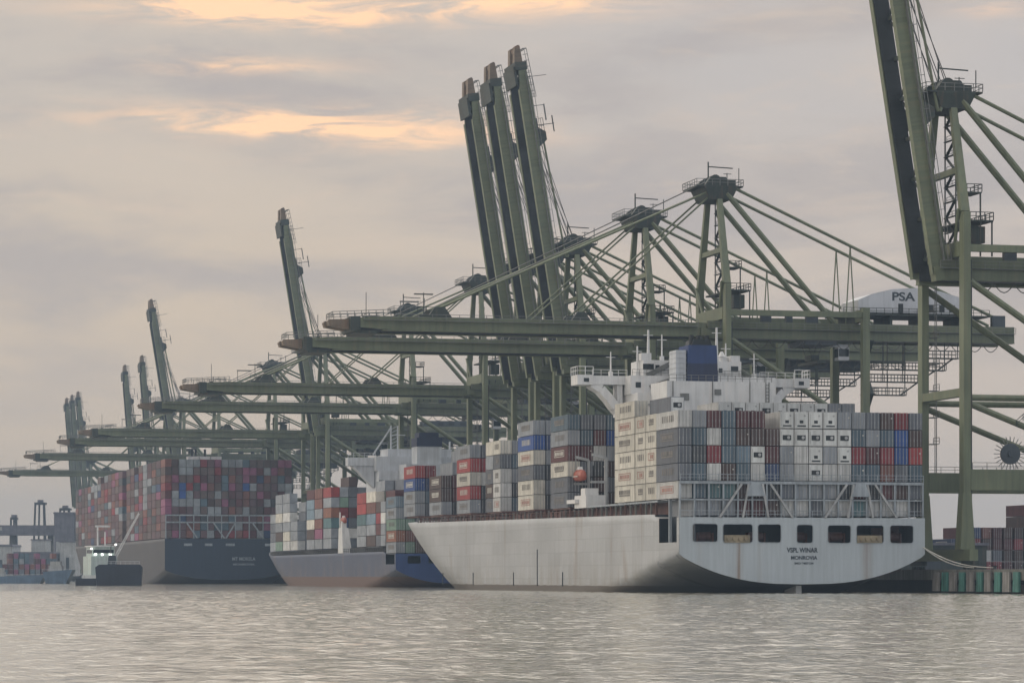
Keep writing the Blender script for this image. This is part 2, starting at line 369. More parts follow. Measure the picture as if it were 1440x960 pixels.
# ------------------------------------------------------------------ quay cranes
GZ = 51.0                      # girder centre above quay deck
def make_crane(up, house, label):
    r = thing('quay_crane', label, 'crane', 0, 0, QZ, 'ship-to-shore cranes along the quay')
    g = M['green']; dk = M['dkgreen']
    # bogies, sills
    for xx in (0, 30.5):
        for yy in (-11.5, 11.5):
            b = MB(); b.box(xx - .5, xx + .5, yy - 2.6, yy + 2.6, .9, 1.7)
            for k in (-2, -.7, .7, 2): b.tube((xx - .3, yy + k, .4), (xx + .3, yy + k, .4), .38, 10)
            b.build('bogie', dk, r)
        MB().box(xx - .75, xx + .75, -13.2, 13.2, 1.7, 3.6).build('sill_beam', g, r)
    # legs
    for yy in (-9.35, 9.35):
        MB().box(-.62, .62, yy - 1.0, yy + 1.0, 3.6, 60).bar((0, yy, 3.6), (0, yy, 13), 2.6, 2.6, 1.5, 2.1, up=(0, 1, 0)).build('leg', g, r)
        l = MB(); l.box(29.75, 31.25, yy - .85, yy + .85, 3.6, 55.5).build('leg', g, r)
        MB().box(.75, 29.75, yy - .8, yy + .8, 13.5, 17.0).build('portal_beam', g, r)
        MB().tube((.75, yy, 29), (29.75, yy, 29), .55).build('tie_beam', g, r)
        MB().tube((.75, yy, 28), (29.0, yy, 17.3), .55).build('diagonal_brace', g, r)
        MB().tube((.75, yy, 48.5), (29.5, yy, 30), .6).build('diagonal_brace', g, r)
        MB().box(.75, 29.75, yy - .5, yy + .5, 53.4, 54.6).build('top_chord', g, r)
        w = MB(); w.rail((1, yy - .85 if yy < 0 else yy + .85, 17), (29.5, yy - .85 if yy < 0 else yy + .85, 17), 1.1, 2.4); w.build('railing', M['steel'], r)
    # cross members along the quay, at both legs
    for xx in (0, 30.5):
        MB().box(xx - .7, xx + .7, -8.3 if xx == 0 else -8.5, 8.3 if xx == 0 else 8.5, 52.7, 55.2).build('cross_beam', g, r)
    MB().box(-.6, .6, -8.3, 8.3, 29.2, 30.6).build('cross_beam', g, r)
    MB().box(29.9, 31.1, -8.5, 8.5, 28.4, 29.6).build('cross_beam', g, r)
    # fixed girders
    for yy in (-4.5, 4.5):
        b = MB(); b.box(-3, 66, yy - .7, yy + .7, GZ - 1.9, GZ + 1.5); b.box(-3, 66, yy - .95, yy + .95, GZ - 2.05, GZ - 1.9); b.build('girder', g, r)
        e = yy + (1.5 if yy > 0 else -1.5)
        b = MB(); b.box(-3, 66, min(e, yy + (.7 if yy > 0 else -.7)), max(e, yy + (.7 if yy > 0 else -.7)), GZ - .1, GZ); b.rail((-3, e, GZ), (66, e, GZ), 1.2, 2.6); b.build('walkway', M['steel'], r)
    b = MB()
    for xx in (8, 16, 24, 36, 46, 56, 65): b.box(xx - .4, xx + .4, -3.8, 3.8, GZ + .3, GZ + 1.3)
    b.build('girder_ties', dk, r)
    b = MB(); b.box(-3, 66, 3.3, 3.7, GZ - 1.5, GZ + 1.2); b.build('added_dark_panel', M['dark'], r)  # dark panel added to darken the far girder's inner face
    # A-frame
    for yy in (-1, 1):
        MB().bar((0, yy * 9.1, 60), (0, yy * 4.0, 78.5), 1.5, 1.25, 1.1, 1.0, up=(0, 1, 0)).build('mast_leg', g, r)
        MB().tube((-1, yy * 9, 60.5), (-.2, yy * 4.6, 51 + 1.5), .3).build('mast_brace', g, r)
    b = MB(); st = 0
    for k in range(9):
        z0 = 55 + k * 2.6; y0 = 2.0; b.bar((1.2, -y0 if k % 2 else y0, z0), (1.2, y0 if k % 2 else -y0, z0 + 2.6), .5, .12)
        b.bar((1.2, -2.4, z0), (1.2, 2.4, z0), .6, .12); b.rail((1.5, -2.4, z0), (1.5, 2.4, z0), 1.0, 2.4, .06)
    for yy in (-2.4, 2.4): b.bar((1.2, yy, 54.5), (1.2, yy, 79), .2)
    b.build('mast_stairs', dk, r)
    MB().box(-.5, .5, -7.0, 7.0, 66.8, 67.8).build('mast_tie', g, r)
    # apex head
    h = MB(); h.box(-2.2, 2.6, -4.6, 4.6, 78, 80.6, top=(-1.2, -1.2, -.4, -.4)); h.box(-5.2, 5.0, -5.0, 5.0, 80.6, 80.9)
    h.prism([(-3.2, 80.9), (-1.8, 82.8), (1.4, 82.8), (2.6, 80.9)], 'y', -4.2, -2.6); h.prism([(-3.2, 80.9), (-1.8, 82.8), (1.4, 82.8), (2.6, 80.9)], 'y', 2.6, 4.2)
    for yy in (-3, -1, 1, 3): h.tube((-.5, yy - .15, 82.2), (-.5, yy + .15, 82.2), 1.2, 14)
    h.box(2.5, 4.6, -1.2, 1.4, 80.9, 82.6)
    head = h.build('mast_head', dk, r)
    b = MB(); 
    for p, q in (((-5.2, -5, 80.9), (5, -5, 80.9)), ((-5.2, 5, 80.9), (5, 5, 80.9)), ((5, -5, 80.9), (5, 5, 80.9)), ((-5.2, -5, 80.9), (-5.2, 5, 80.9))): b.rail(p, q, 1.3, 1.6, .09)
    b.build('railing', M['steel'], head)
    b = MB(); b.tube((-1.6, -1.5, 80.9), (-1.6, -1.5, 86.2), .16); b.bar((-1.6, -1.5, 85.2), (3.8, -1.5, 85.0), .16, .22); b.build('light_mast', dk, head)
    b = MB(); b.tube((5, -2, 82), (5, -2, 85), .1).tube((4, 3, 82), (4, 3, 84.6), .1).bar((3.2, 3, 84.4), (5, 3, 84.4), .12); b.build('aerial', dk, head)
    # stays
    for yy in (-4.3, 4.3):
        MB().tube((1.5, yy, 79.4), (25.5, yy, GZ + 1.5), .62).build('back_stay', g, r)
        MB().tube((3.5, yy, 80.4), (64, yy, GZ + 2.5), .34).build('long_back_stay', g, r)
        b = MB(); zt = 80.4 - (80.4 - GZ - 2.5) * (29 - 3.5) / 60.5
        b.bar((28, yy, GZ + 1.5), (29, yy, zt), .22).bar((30, yy, GZ + 1.5), (29, yy, zt), .22); b.build('stay_prop', g, r)
    # boom, built along -x from the hinge
    bz = GZ - 1.0
    boom = None
    L0 = 75.0
    for k, yy in enumerate((-4.5, 4.5)):
        b = MB()
        b.prism([(0, -.7), (0, 2.1), (-1, 2.1), (-L0 + 7, 2.1), (-L0, 1.6), (-L0, -.2), (-L0 + 9, -.7)], 'y', yy - .55, yy + .55)
        b.box(-L0 + 6, 0, yy - .7, yy + .7, -.85, -.7)
        if k == 0: b.box(-1.2, 1.2, yy - 1.1, yy + 1.1, -.6, 1.0)
        o = b.build('boom_girder' if k else 'boom', g, r if k == 0 else boom)
        if k == 0:
            boom = o; boom.location = (-3.2, 0, bz)
            if up: boom.rotation_euler = (0, R(up), 0)
    b = MB()
    for q in range(11):
        xx = -3 - q * 6.9; b.box(xx - .3, xx + .3, -3.8, 3.8, 1.3, 2.2)
        if q < 10: b.bar((xx, -3.7 if q % 2 else 3.7, 1.7), (xx - 6.9, 3.7 if q % 2 else -3.7, 1.7), .25)
    b.build('boom_ties', dk, boom)
    MB().box(-L0 + 2, -1, 3.55, 3.93, -.6, 2.05).build('added_dark_panel', M['dark'], boom)  # dark sheet put in so the far boom girder reads darker inside
    b = MB(); b.box(-L0 - .6, -L0 + 1.4, -5.3, 5.3, -1.1, 1.9); b.box(-L0 + .4, -L0 + 5, -5.0, 5.0, -1.5, -.9); b.build('boom_end_collar', dk, boom)
    b = MB(); b.prism([(-L0 - .6, -.6), (-L0 - .6, 1.5), (-L0 - 4.7, 1.35), (-L0 - 5.0, 1.0), (-L0 - 4.7, .1)], 'y', -3.4, -1.4)
    b.prism([(-L0 - .6, -.6), (-L0 - .6, 1.5), (-L0 - 4.7, 1.35), (-L0 - 5.0, 1.0), (-L0 - 4.7, .1)], 'y', 1.4, 3.4); b.box(-L0 - 4.4, -L0 - 3.4, -1.4, 1.4, .3, 1.3)
    b.build('boom_tip', M['tip'], boom)
    for yy, sg in ((-4.5, -1), (4.5, 1)):
        e = yy + sg * 1.6; b = MB(); b.box(-L0 + 2, -2, min(e, yy + sg * .7), max(e, yy + sg * .7), 1.2, 1.3)
        b.rail((-L0 + 2, e, 1.3), (-2, e, 1.3), 1.2, 2.8, .08); b.build('boom_walkway', M['steel'], boom)
    b = MB()
    for p, q in (((-L0 - 4, -3.4, 1.7), (-L0 + 8, -3.4, 2.4)), ((-L0 - 4, 3.4, 1.7), (-L0 + 8, 3.4, 2.4)), ((-L0 - 4, -3.4, 1.7), (-L0 - 4, 3.4, 1.7))): b.rail(p, q, 1.2, 1.5, .1)
    b.bar((-L0 + 3, -3, 2), (-L0 + 3, -3, 7), .14).bar((-L0 + 3, -3, 2.6), (-L0 + 3, -3, 2.8), 2.2, .2)
    b.bar((-L0 + 10, -3, 5.3), (-L0 + 14, -3, 5.3), .2, .3).bar((-L0 + 10.2, -3, 2.5), (-L0 + 10.2, -3, 5.3), .14)
    b.build('tip_railing', M['steel'], boom)
    b = MB(); xx = -57.0; b.prism([(xx - 2.5, 2.1), (xx - 1, 4.2), (xx + 1, 4.2), (xx + 2.5, 2.1)], 'y', -5.1, -3.9); b.prism([(xx - 2.5, 2.5), (xx - 1, 4.2), (xx + 1, 4.2), (xx + 2.5, 2.5)], 'y', 3.9, 5.1)
    b.box(xx - 4.5, xx + 1, -5, 5, 2.1, 2.5).rail((xx - 4.5, -4, 3), (xx + 1, -4, 3), 1.2, 1.5, .09).bar((xx - 3, -3, 3), (xx - 3, -3, 7.2), .16).bar((xx - 5, -3, 6.9), (xx - 1, -3, 6.9), .16, .26)
    b.build('stay_anchor', dk, boom)
    xx = -27.0
    for yy in (-4.5, 4.5): MB().prism([(xx - 2, 2.1), (xx - .8, 3.8), (xx + .8, 3.8), (xx + 2, 2.1)], 'y', yy - .5, yy + .5).build('stay_anchor', dk, boom)
    if not up:
        for yy in (-4.5, 4.5):
            MB().tube((-1.5, yy * .92, 80.0), (-60.2, yy, bz + 4.0), .22).build('fore_stay', g, r)
            MB().tube((-1.5, yy * .8, 79.2), (-30.2, yy, bz + 3.6), .2).build('inner_fore_stay', g, r)
        for yy in (-2.2, -.8, .8, 2.2):
            MB().tube((-1, yy, 82.5), (-59, yy * 1.2, bz + 4.2), .09, 5).build('hoist_rope', M['rope'], r)
    else:
        th = R(up)
        def on_boom(x, z): return (-3.2 + x * math.cos(th) + z * math.sin(th), bz - x * math.sin(th) + z * math.cos(th))
        for k, yy in enumerate((-3.2, -2.2, -.8, .8, 2.2, 3.2)):
            X, Z = on_boom(-56 if k % 2 else -50, 3.2)
            MB().tube((-.4, yy, 82), (X, yy, Z), .085, 5).build('hoist_rope', M['rope'], r)
        for yy in (-4.5, 4.5):
            X, Z = on_boom(-57, 3.4); X2, Z2 = on_boom(-27, 4.6)
            MB().tube((X, yy, Z), (X2, yy, Z2), .26).build('fore_stay', g, r)
            MB().tube((X2 + .4, yy, Z2), (-1.5, yy * .9, 79.6), .26).build('fore_stay', g, r)
    # machinery house
    if house == 'white':
        x0, x1 = 29.5, 56.0
        x0 = 30.5; prof = [(x0, GZ + 4.0), (x0, GZ + 6.6), (x0 + 3, GZ + 7.9), (x0 + 7.5, GZ + 9.0), (x0 + 13, GZ + 9.4), (x1 - 7, GZ + 8.8), (x1 - 2.5, GZ + 7.6), (x1 - .3, GZ + 5.9), (x1 + .3, GZ + 4.0)]
        mh = MB().prism(prof, 'y', -5.2, 5.2).build('machinery_house', M['house'], r)
        b = MB()
        for k in range(5): b.box(44 + k * 2.4, 45.2 + k * 2.4, -5.26, -5.2, GZ + 4.4, GZ + 5.9)
        b.box(39.5, 40.6, -5.26, -5.2, GZ + 4.0, GZ + 6.0); b.build('window_row', M['black'], mh)
        text_mesh('PSA', 2.5, 'lettering', M['mgrey'], mh, (40.6, -5.23, GZ + 7.4), (R(90), 0, 0), width=5.2)
        MB().box(27, 60, -5.9, 5.9, GZ + 3.4, GZ + 3.7).rail((27, -5.9, GZ + 3.7), (60, -5.9, GZ + 3.7), 1.2, 1.8, .08).build('house_platform', dk, r)
        b = MB()
        for xx in (30, 38, 46, 54): b.box(xx - .3, xx + .3, -4.9, 4.9, GZ + 1.5, GZ + 3.4)
        b.build('house_bearers', dk, r)
    else:
        mh = MB().box(35, 53, -3.6, 3.6, GZ - 4.4, GZ + 1.2).box(36, 52, -4.0, 4.0, GZ + 1.5, GZ + 3.6).build('machinery_house', M['mgrey'], r)
        b = MB()
        for k in range(4): b.box(37 + k * 4, 39 + k * 4, -4.06, -4.0, GZ + 2.0, GZ + 3.0)
        b.build('window_row', M['black'], mh)
    # maintenance platforms hung under the girders
    b = MB()
    for x0, x1, z, y in ((31.5, 50, 43.0, -6.2), (31.5, 45, 40.4, -6.2), (33, 41, 37.6, -6.2), (46, 53, 45.6, -6.2)):
        b.box(x0, x1, y, y + 2.0, z - .2, z); b.rail((x0, y, z), (x1, y, z), 1.5, 1.5, .1); b.rail((x0, y + 2, z), (x1, y + 2, z), 1.5, 1.5, .1)
        n = int((x1 - x0) / 4)
        for k in range(n + 1): b.bar((x0 + (x1 - x0) * k / n, y + 1, z), (x0 + (x1 - x0) * k / n, y + 1, GZ - 2), .16)
    b.bar((40, -5.2, 37.6), (44, -5.2, 40.4), .9, .2).bar((44, -5.2, 40.4), (48, -5.2, 43), .9, .2).bar((48.5, -5.2, 43), (52, -5.2, 45.6), .9, .2)
    b.build('service_platform', dk, r)
    # trolley, cab and spreader
    tx = 33 if up else 22
    b = MB(); b.box(tx - 3.5, tx + 3.5, -5.6, 5.6, GZ - 3.1, GZ - 2.1)
    for xx in (-2.6, 2.6):
        for yy in (-4.5, 4.5): b.tube((tx + xx, yy - .3, GZ - 2.3), (tx + xx, yy + .3, GZ - 2.3), .4, 10)
    b.box(tx - 2.5, tx + 2.5, -3, 3, GZ - 2.1, GZ - .3); tr = b.build('trolley', M['mgrey'], r)
    cab = MB().box(tx + 4.2, tx + 6.6, -4.8, -2.4, GZ - 6.2, GZ - 3.4).box(tx + 3, tx + 6.6, -4.2, -3, GZ - 3.4, GZ - 2.8).build('operator_cab', M['house'], tr)
    MB().box(tx + 4.3, tx + 6.5, -4.86, -4.8, GZ - 5.4, GZ - 3.8).box(tx + 4.14, tx + 4.2, -4.7, -2.5, GZ - 5.6, GZ - 3.8).build('cab_window', M['glass'], cab)
    b = MB(); sz = 44 if not up else 43
    b.box(tx - 1.1, tx + 1.1, -6.1, 6.1, sz, sz + .6).box(tx - .9, tx + .9, -2, 2, sz + .8, sz + 2); sp = b.build('spreader', M['dkgreen'], tr)
    b = MB()
    for xx in (-.8, .8):
        for yy in (-1.8, 1.8): b.tube((tx + xx, yy, sz + 2), (tx + xx * 2, yy, GZ - 3), .07, 5)
    b.build('spreader_ropes', M['rope'], sp)
    # cable reel on the near portal beam
    b = MB(); b.tube((7.8, -10.3, 19.6), (7.8, -9.9, 19.6), 1.75, 24).tube((7.8, -10.6, 19.6), (7.8, -9.6, 19.6), .5, 12); reel = b.build('cable_reel', M['mgrey'], r)
    b = MB()
    for k in range(24):
        a = 2 * math.pi * k / 24; b.bar((7.8 + 1.7 * math.cos(a), -10.1, 19.6 + 1.7 * math.sin(a)), (7.8 + 2.9 * math.cos(a), -10.1, 19.6 + 2.9 * math.sin(a)), .12)
    b.build('reel_spokes', M['steel'], reel)
    # zig-zag stairs on a landside leg and a lift shaft on the waterside leg
    b = MB()
    for k in range(8):
        z0 = 4 + k * 5.6; b.bar((32.2, -9.0 + (k % 2) * 5, z0), (32.2, -4.0 - (k % 2) * 5, z0 + 5.6), .8, .16); b.box(31.4, 33, -9.6, -3.6, z0 - .1, z0); b.rail((33, -9.6, z0), (33, -3.6, z0), 1.1, 2, .08)
    b.build('stair_tower', dk, r)
    MB().box(.64, 1.05, -9.9, -8.7, 4, 52).build('lift_shaft', dk, r)
    b = MB()
    for k in range(7):
        z0 = 22 + k * 4.6; b.box(.8, 2.4, 8.0, 10.7, z0 - .1, z0); b.rail((2.4, 8, z0), (2.4, 10.7, z0), 1.1, 1.3, .08)
    b.bar((2.0, 8.3, 17), (2.0, 8.3, 50), .12).bar((2.0, 9, 17), (2.0, 9, 50), .12); b.build('ladder', M['steel'], r)
    # festoon cable loops, mast platform, cabinets
    b = MB()
    for k in range(16):
        xx = 3 + k * 3.7; pts = [(xx + 3.7 * i / 6, -5.7, GZ - 2.3 - 1.7 * (1 - (2 * i / 6 - 1) ** 2)) for i in range(7)]; b.path(pts, .09, 4)
    b.box(3, 62, -5.85, -5.55, GZ - 2.35, GZ - 2.15); b.build('festoon_cable', M['rope'], r)
    b = MB(); b.box(.9, 5.6, -8.2, 8.2, 58.6, 58.9).box(.9, 3.6, -8.0, -3.0, 63.4, 63.6)
    b.rail((5.6, -8.2, 58.9), (5.6, 8.2, 58.9), 1.3, 1.5, .1).rail((.9, -8.2, 58.9), (5.6, -8.2, 58.9), 1.3, 1.5, .1).rail((3.6, -8, 63.6), (3.6, -3, 63.6), 1.3, 1.5, .1).rail((.9, -8, 63.6), (3.6, -8, 63.6), 1.3, 1.3, .1)
    for xx, yy in ((5.4, -8), (5.4, 8), (3.4, -7.8)): b.bar((xx, yy, 52.8), (xx, yy, 58.6 if xx > 4 else 63.4), .22)
    b.box(2.4, 4.8, -6.5, -3.5, 55.2, 58.0); b.build('mast_platform', dk, r)
    for xx, w_, h_ in ((9, 2.2, 1.9), (14.5, 1.4, 2.4), (19, 2.6, 1.6), (61, 3, 2.4)): MB().box(xx, xx + w_, -5.0, -3.9, GZ + 1.5, GZ + 1.5 + h_).build('equipment_cabinet', M['mgrey'], r)
    # brace access walkway
    b = MB(); b.bar((2.2, -9.35, 27.2), (13, -9.35, 23), .5, .12); b.rail((9, -10, 24.2), (16, -10, 30), 1.1, 1.5, .08); b.build('brace_walkway', dk, r)
    b = MB()
    for xx in (4, 20, 34): b.box(xx - .35, xx + .35, -5.6, -5.0, GZ - 2.6, GZ - 2.1)
    fl = b.build('floodlight', M['mgrey'], r)
    return r

CR = [  # s, boom up, house, scale, label
 (487.3, 1, 'grey', 1, 'nearest green crane, boom raised out of frame, beside the white ship stern'),
 (615.8, 0, 'white', 1, 'green crane with boom lowered and a rounded pale machinery house at its rear'),
 (670.6, 0, 'grey', 1, 'green crane, boom lowered, next behind the one with the pale rounded house'),
 (729.8, 1, 'grey', 1, 'tallest-looking of the three close raised booms, rightmost of the trio'),
 (755.4, 1, 'grey', 1, 'middle crane of the close trio with raised booms'),
 (780.0, 1, 'grey', 1, 'leftmost crane of the close trio with raised booms'),
 (832.0, 0, 'grey', 1, 'green crane with lowered boom just behind the trio of raised booms'),
 (925.7, 0, 'grey', 1, 'green crane with lowered boom reaching over the middle ship bow'),
 (1070.0, 1, 'grey', 1, 'lone raised-boom crane standing over the middle ship bow'),
 (1100.0, 0, 'grey', 1, 'lowered-boom crane right behind the lone raised boom'),
 (1179.0, 0, 'grey', 1, 'lowered-boom crane above the stern of the dark ship'),
 (1326.0, 0, 'grey', 1, 'lowered-boom crane midway along the dark ship'),
 (1435.6, 1, 'grey', 1, 'tall raised-boom crane above the dark ship, highest at its left part'),
 (1530.0, 1, 'small', 0.845, 'smaller crane with raised boom close left of the tall one'),
 (1494.0, 0, 'small', 0.97, 'crane with the lowest boom, its tip at the left picture edge'),
 (1602.0, 1, 'small', 0.845, 'smaller crane with raised boom standing alone between tall one and far trio'),
 (1838.0, 1, 'small', 0.845, 'rightmost of the three farthest small raised booms'),
 (1873.0, 1, 'small', 0.845, 'middle of the three farthest small raised booms'),
 (1906.0, 1, 'small', 0.845, 'leftmost of the three farthest small raised booms'),
]
protos = {}
cm = None
for s, up, house, sc, lab in CR:
    key = (0 if not up else (85.5 if house == 'small' else 81.0), 'white' if house == 'white' else 'grey')
    if key not in protos:
        o = make_crane(key[0], key[1], lab); protos[key] = o; cm = child_map()
    else:
        o = dup(protos[key], cm)
    o.location = W(197, s, QZ); o.scale = (sc, sc, sc); o['label'] = lab

# lit lamps the photo shows on the crane girders
for t, s, z, lab in ((229.0, 611.0, 54.0, 'lit white floodlight on the girder beside the rounded crane house'), (216.0, 662.0, 51.2, 'lit white floodlight under the second lowered crane girder')):
    o = MB().box(-.35, .35, -.3, .3, -.35, .35, top=(.1, .1, .1, .1)).box(-.12, .12, .3, .9, -.1, .1).build('floodlight', M['lamp'])
    o.location = W(t, s, z); o.rotation_euler.z = A; tag(o, lab, 'lamp')

# ------------------------------------------------------------------ hulls
def lerp(a, b, k): return a + (b - a) * k
def cl(x): return max(0.0, min(1.0, x))
class Hull:
    def __init__(s, B, zd, zb0, zc0, ys, bow): s.B, s.zd, s.zb0, s.zc0, s.ys, s.bow = B, zd, zb0, zc0, ys, bow
    def yt(s, z, y):
        return lerp(s.bow[3], s.bow[1], cl(z / s.zd(s.bow[1])))
    def half(s, y, z):
        h = 1.0
        if y < s.ys:
            w = y / s.ys; zb = lerp(s.zb0, -9, w ** 1.15); zc = lerp(s.zc0, -2.5, w)
            h = cl((z - zb) / (zc - zb)) ** (1 / 2.6)
        g = cl(z / s.zd(s.bow[1])); y0 = lerp(s.bow[2], s.bow[0], g ** .8); yt = s.yt(z, y); n = lerp(1.4, 2.6, g)
        if y > y0: h = min(h, 1 - cl((y - y0) / (yt - y0)) ** n)
        return s.B * h
    def stations(s):
        a = [0, 1, 2, 3.5, 5, 7, 9, 11, 13, 16, 20, 25, 30, 36, 42, 50, 60]
        y = 75
        while y < s.bow[2] - 10: a.append(y); y += 20
        y = s.bow[2]
        while y < s.bow[1]: a.append(y); y += 6
        return a + [s.bow[1]]
    def build(s, mat, parent, stations=None, notch=None, rows=22):
        vs = []; fs = []; st = stations or s.stations()
        if notch:
            st = sorted(set(st + [notch[0], notch[0] + .01, notch[1], notch[1] + .01]))
        for y in st:
            zt = s.zd(y)
            if notch and notch[0] < y <= notch[1]: zt = notch[2]
            w = cl(y / s.ys); zb = max(-3.0, lerp(s.zb0, -9, w ** 1.15))
            for k in range(rows + 1):
                z = zb + (zt - zb) * (k / rows) ** 1.5; yy = min(y, s.yt(z, y)); h = s.half(yy, z)
                vs.append((-h, yy, z)); vs.append((h, yy, z))
        n = 2 * (rows + 1)
        for i in range(len(st) - 1):
            for k in range(rows):
                a = i * n + 2 * k; b = a + n
                fs.append((a, b, b + 2, a + 2)); fs.append((a + 1, a + 3, b + 3, b + 1))
            a = i * n; b = a + n; fs.append((a, a + 1, b + 1, b))
            a = i * n + 2 * rows; b = a + n
            if not (notch and st[i + 1] <= 14.5): fs.append((a, b, b + 1, a + 1))
        me = bpy.data.meshes.new('hull'); me.from_pydata(vs, [], fs); me.materials.append(mat)
        import bmesh
        bm = bmesh.new(); bm.from_mesh(me); bmesh.ops.remove_doubles(bm, verts=bm.verts, dist=1e-4); bmesh.ops.dissolve_degenerate(bm, dist=1e-4, edges=bm.edges)
        bmesh.ops.recalc_face_normals(bm, faces=bm.faces); bm.to_mesh(me); bm.free()
        for p in me.polygons: p.use_smooth = abs(p.normal.z) < .98
        o = bpy.data.objects.new('hull', me); C.objects.link(o); o.parent = parent; return o
    def outline(s, ztop, rows=22):
        L = []; Rr = []
        for k in range(rows + 1):
            z = s.zb0 + (ztop - s.zb0) * (k / rows) ** 1.5; h = s.half(0, z); L.append((-h, z)); Rr.append((h, z))
        return Rr + L[::-1][:-1]
def rrect(x0, x1, z0, z1, r=.45, n=4):
    p = []
    for cx, cz, a0 in ((x1 - r, z1 - r, 0), (x0 + r, z1 - r, 90), (x0 + r, z0 + r, 180), (x1 - r, z0 + r, 270)):
        for k in range(n + 1):
            a = R(a0 + 90 * k / n); p.append((cx + r * math.cos(a), cz + r * math.sin(a)))
    return p
def plate(outline, holes, y, thick, name, mats, parent):
    loops = [[Vector((u, v, 0)) for u, v in outline]] + [[Vector((u, v, 0)) for u, v in h] for h in holes]
    tris = tessellate_polygon(loops); flat = [p for l in loops for p in l]; N = len(flat)
    vs = [(p.x, y, p.y) for p in flat] + [(p.x, y + thick, p.y) for p in flat]
    fs = [tuple(t) for t in tris] + [tuple(i + N for i in t[::-1]) for t in tris]
    o = 0
    for l in loops:
        n = len(l)
        for i in range(n): fs.append((o + i, o + (i + 1) % n, N + o + (i + 1) % n, N + o + i))
        o += n
    mb = MB(); mb._add(vs, fs); return mb.build(name, mats, parent)

# ------------------------------------------------------------------ ship one: white hull, nearest
S1S, T1 = 478.6, 168.7
ship = thing('container_ship', 'nearest container ship, white hull, blue funnel, rounded white stern facing the viewer', 'ship', T1, S1S)
zd1 = lambda y: 12.5 if y < 14 else 13.2 + (y - 14) * 0.0095 + max(0, (y - 205) / 61) ** 2 * 1.2
h1 = Hull(21.4, zd1, 1.5, 6.3, 62, (200, 266, 145, 252))
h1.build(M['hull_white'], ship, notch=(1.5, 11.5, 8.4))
def pxwin(x0, x1, z0, z1):
    k = 42.8 / 348.0
    return rrect((x0 - 1131.5) * k, (x1 - 1131.5) * k, z0, z1)
wins = [(975.5, 1011, 8.45, 12.05 - .6), (1018, 1060, 8.35, 11.4), (1067, 1100, 8.35, 11.4), (1122, 1145, 8.3, 11.35), (1166, 1199, 8.3, 11.3), (1207, 1246, 8.3, 11.3), (1255, 1289, 8.3, 11.3)]
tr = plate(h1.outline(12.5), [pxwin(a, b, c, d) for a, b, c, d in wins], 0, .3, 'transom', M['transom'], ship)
# rims of the openings
b = MB()
for w in wins:
    p = pxwin(*w); 
    for q, q2 in zip(p, p[1:] + p[:1]): b.bar((q[0], -.03, q[1]), (q2[0], -.03, q2[1]), .12, .12, up=(0, 1, 0))
b.build('opening_rim', M['frame'], tr)
# mooring deck behind the openings
MB().box(-21.0, 21.0, .35, 14.3, 8.0, 8.2).build('mooring_deck', M['brown'], ship)
MB().box(-18.5, 21.2, .05, 14.6, 12.3, 12.5).build('poop_deck', M['frame'], ship)
MB().box(-21.25, -20.75, 6.2, 6.6, 8.4, 15.6).build('stern_pillar', M['frame'], ship)
MB().box(-18.7, -18.5, .4, 14.2, 12.3, 15.3).build('bulkhead', M['mgrey'], ship)
MB().box(-21.2, 21.2, 14.3, 14.6, 8.0, 13.2).build('bulkhead', M['mgrey'], ship)
for x in (-18.6, 19.6): MB().box(x - .1, x + .1, .4, 14.2, 8.2, 12.3).build('bulkhead', M['mgrey'], ship)
for x in (-11.5, 11.6):
    b = MB(); b.box(x - 2.2, x + 2.2, -.15, .5, 8.35, 9.6)
    for k in (-1.5, -.5, .5, 1.5): b.tube((x + k, -.4, 9.0), (x + k, .4, 9.0), .35, 10)
    b.build('fairlead', M['chock'], ship)
for x in (-16, -7, 0.3, 7, 17):
    b = MB(); b.tube((x - 1.1, 4, 9.4), (x + 1.1, 4, 9.4), .8, 14).box(x - 1.5, x - 1.2, 3.2, 4.8, 8.2, 10).box(x + 1.2, x + 1.5, 3.2, 4.8, 8.2, 10); b.build('mooring_winch', M['brown'], ship)
b = MB()
for x, z1 in ((15.3, 11.0), (18.2, 11.2)): b.box(x - .9, x + .9, 6, 6.8, 8.2, z1)
b.build('locker', M['brown'], ship)
# name on the stern, as far as it can be read
text_mesh('VSPL WINAR', 1.1, 'ship_name', M['letter'], ship, (-.2, -.02, 7.1), (R(90), 0, 0), width=5.4)
text_mesh('MONROVIA', .85, 'home_port', M['letter'], ship, (.1, -.02, 5.85), (R(90), 0, 0), width=4.6)
text_mesh('IMO 9407134', .5, 'registry_number', M['mgrey'], ship, (.1, -.02, 4.95), (R(90), 0, 0), width=3.3)
MB().box(-.55, .55, 2.0, 8.5, -2.9, 1.9, top=(.1, .1, .4, .6)).build('rudder', M['white'], ship)
# stern lashing frame: posts, rails, braces
zt = 18.0
MB().box(-21.3, 21.3, .25, .75, zt, zt + .45).build('frame_rail', M['frame'], ship)
MB().box(-21.3, 21.3, .3, .6, 15.3, 15.5).build('frame_rail', M['frame'], ship)
for k in range(18):
    x = -21.2 + k * 42.4 / 17
    MB().box(x - .13, x + .13, .3, .6, 12.5, zt).build('frame_post', M['frame'], ship)
for c in (-8.3, 10.0):
    for a, bb in ((-6.2, -2.4), (-2.2, -1.2), (2.2, 1.2), (6.4, 2.6)):
        MB().bar((c + a, -.02, 12.5), (c + bb, -.02, zt), .34, .3, up=(0, 1, 0)).build('frame_brace', M['rod'], ship)
    MB().prism([(c - 1.6, zt - 2.0), (c + 1.6, zt - 2.0), (c + .8, zt + .3), (c - .8, zt + .3)], 'y', -.2, .1).build('gusset', M['frame'], ship)
b = MB(); b.rail((-21.2, .1, 12.5), (21.2, .1, 12.5), 1.1, 1.6, .07).rail((-21.2, .1, zt + .45), (21.2, .1, zt + .45), 1.1, 1.6, .07); b.build('railing', M['frame'], ship)
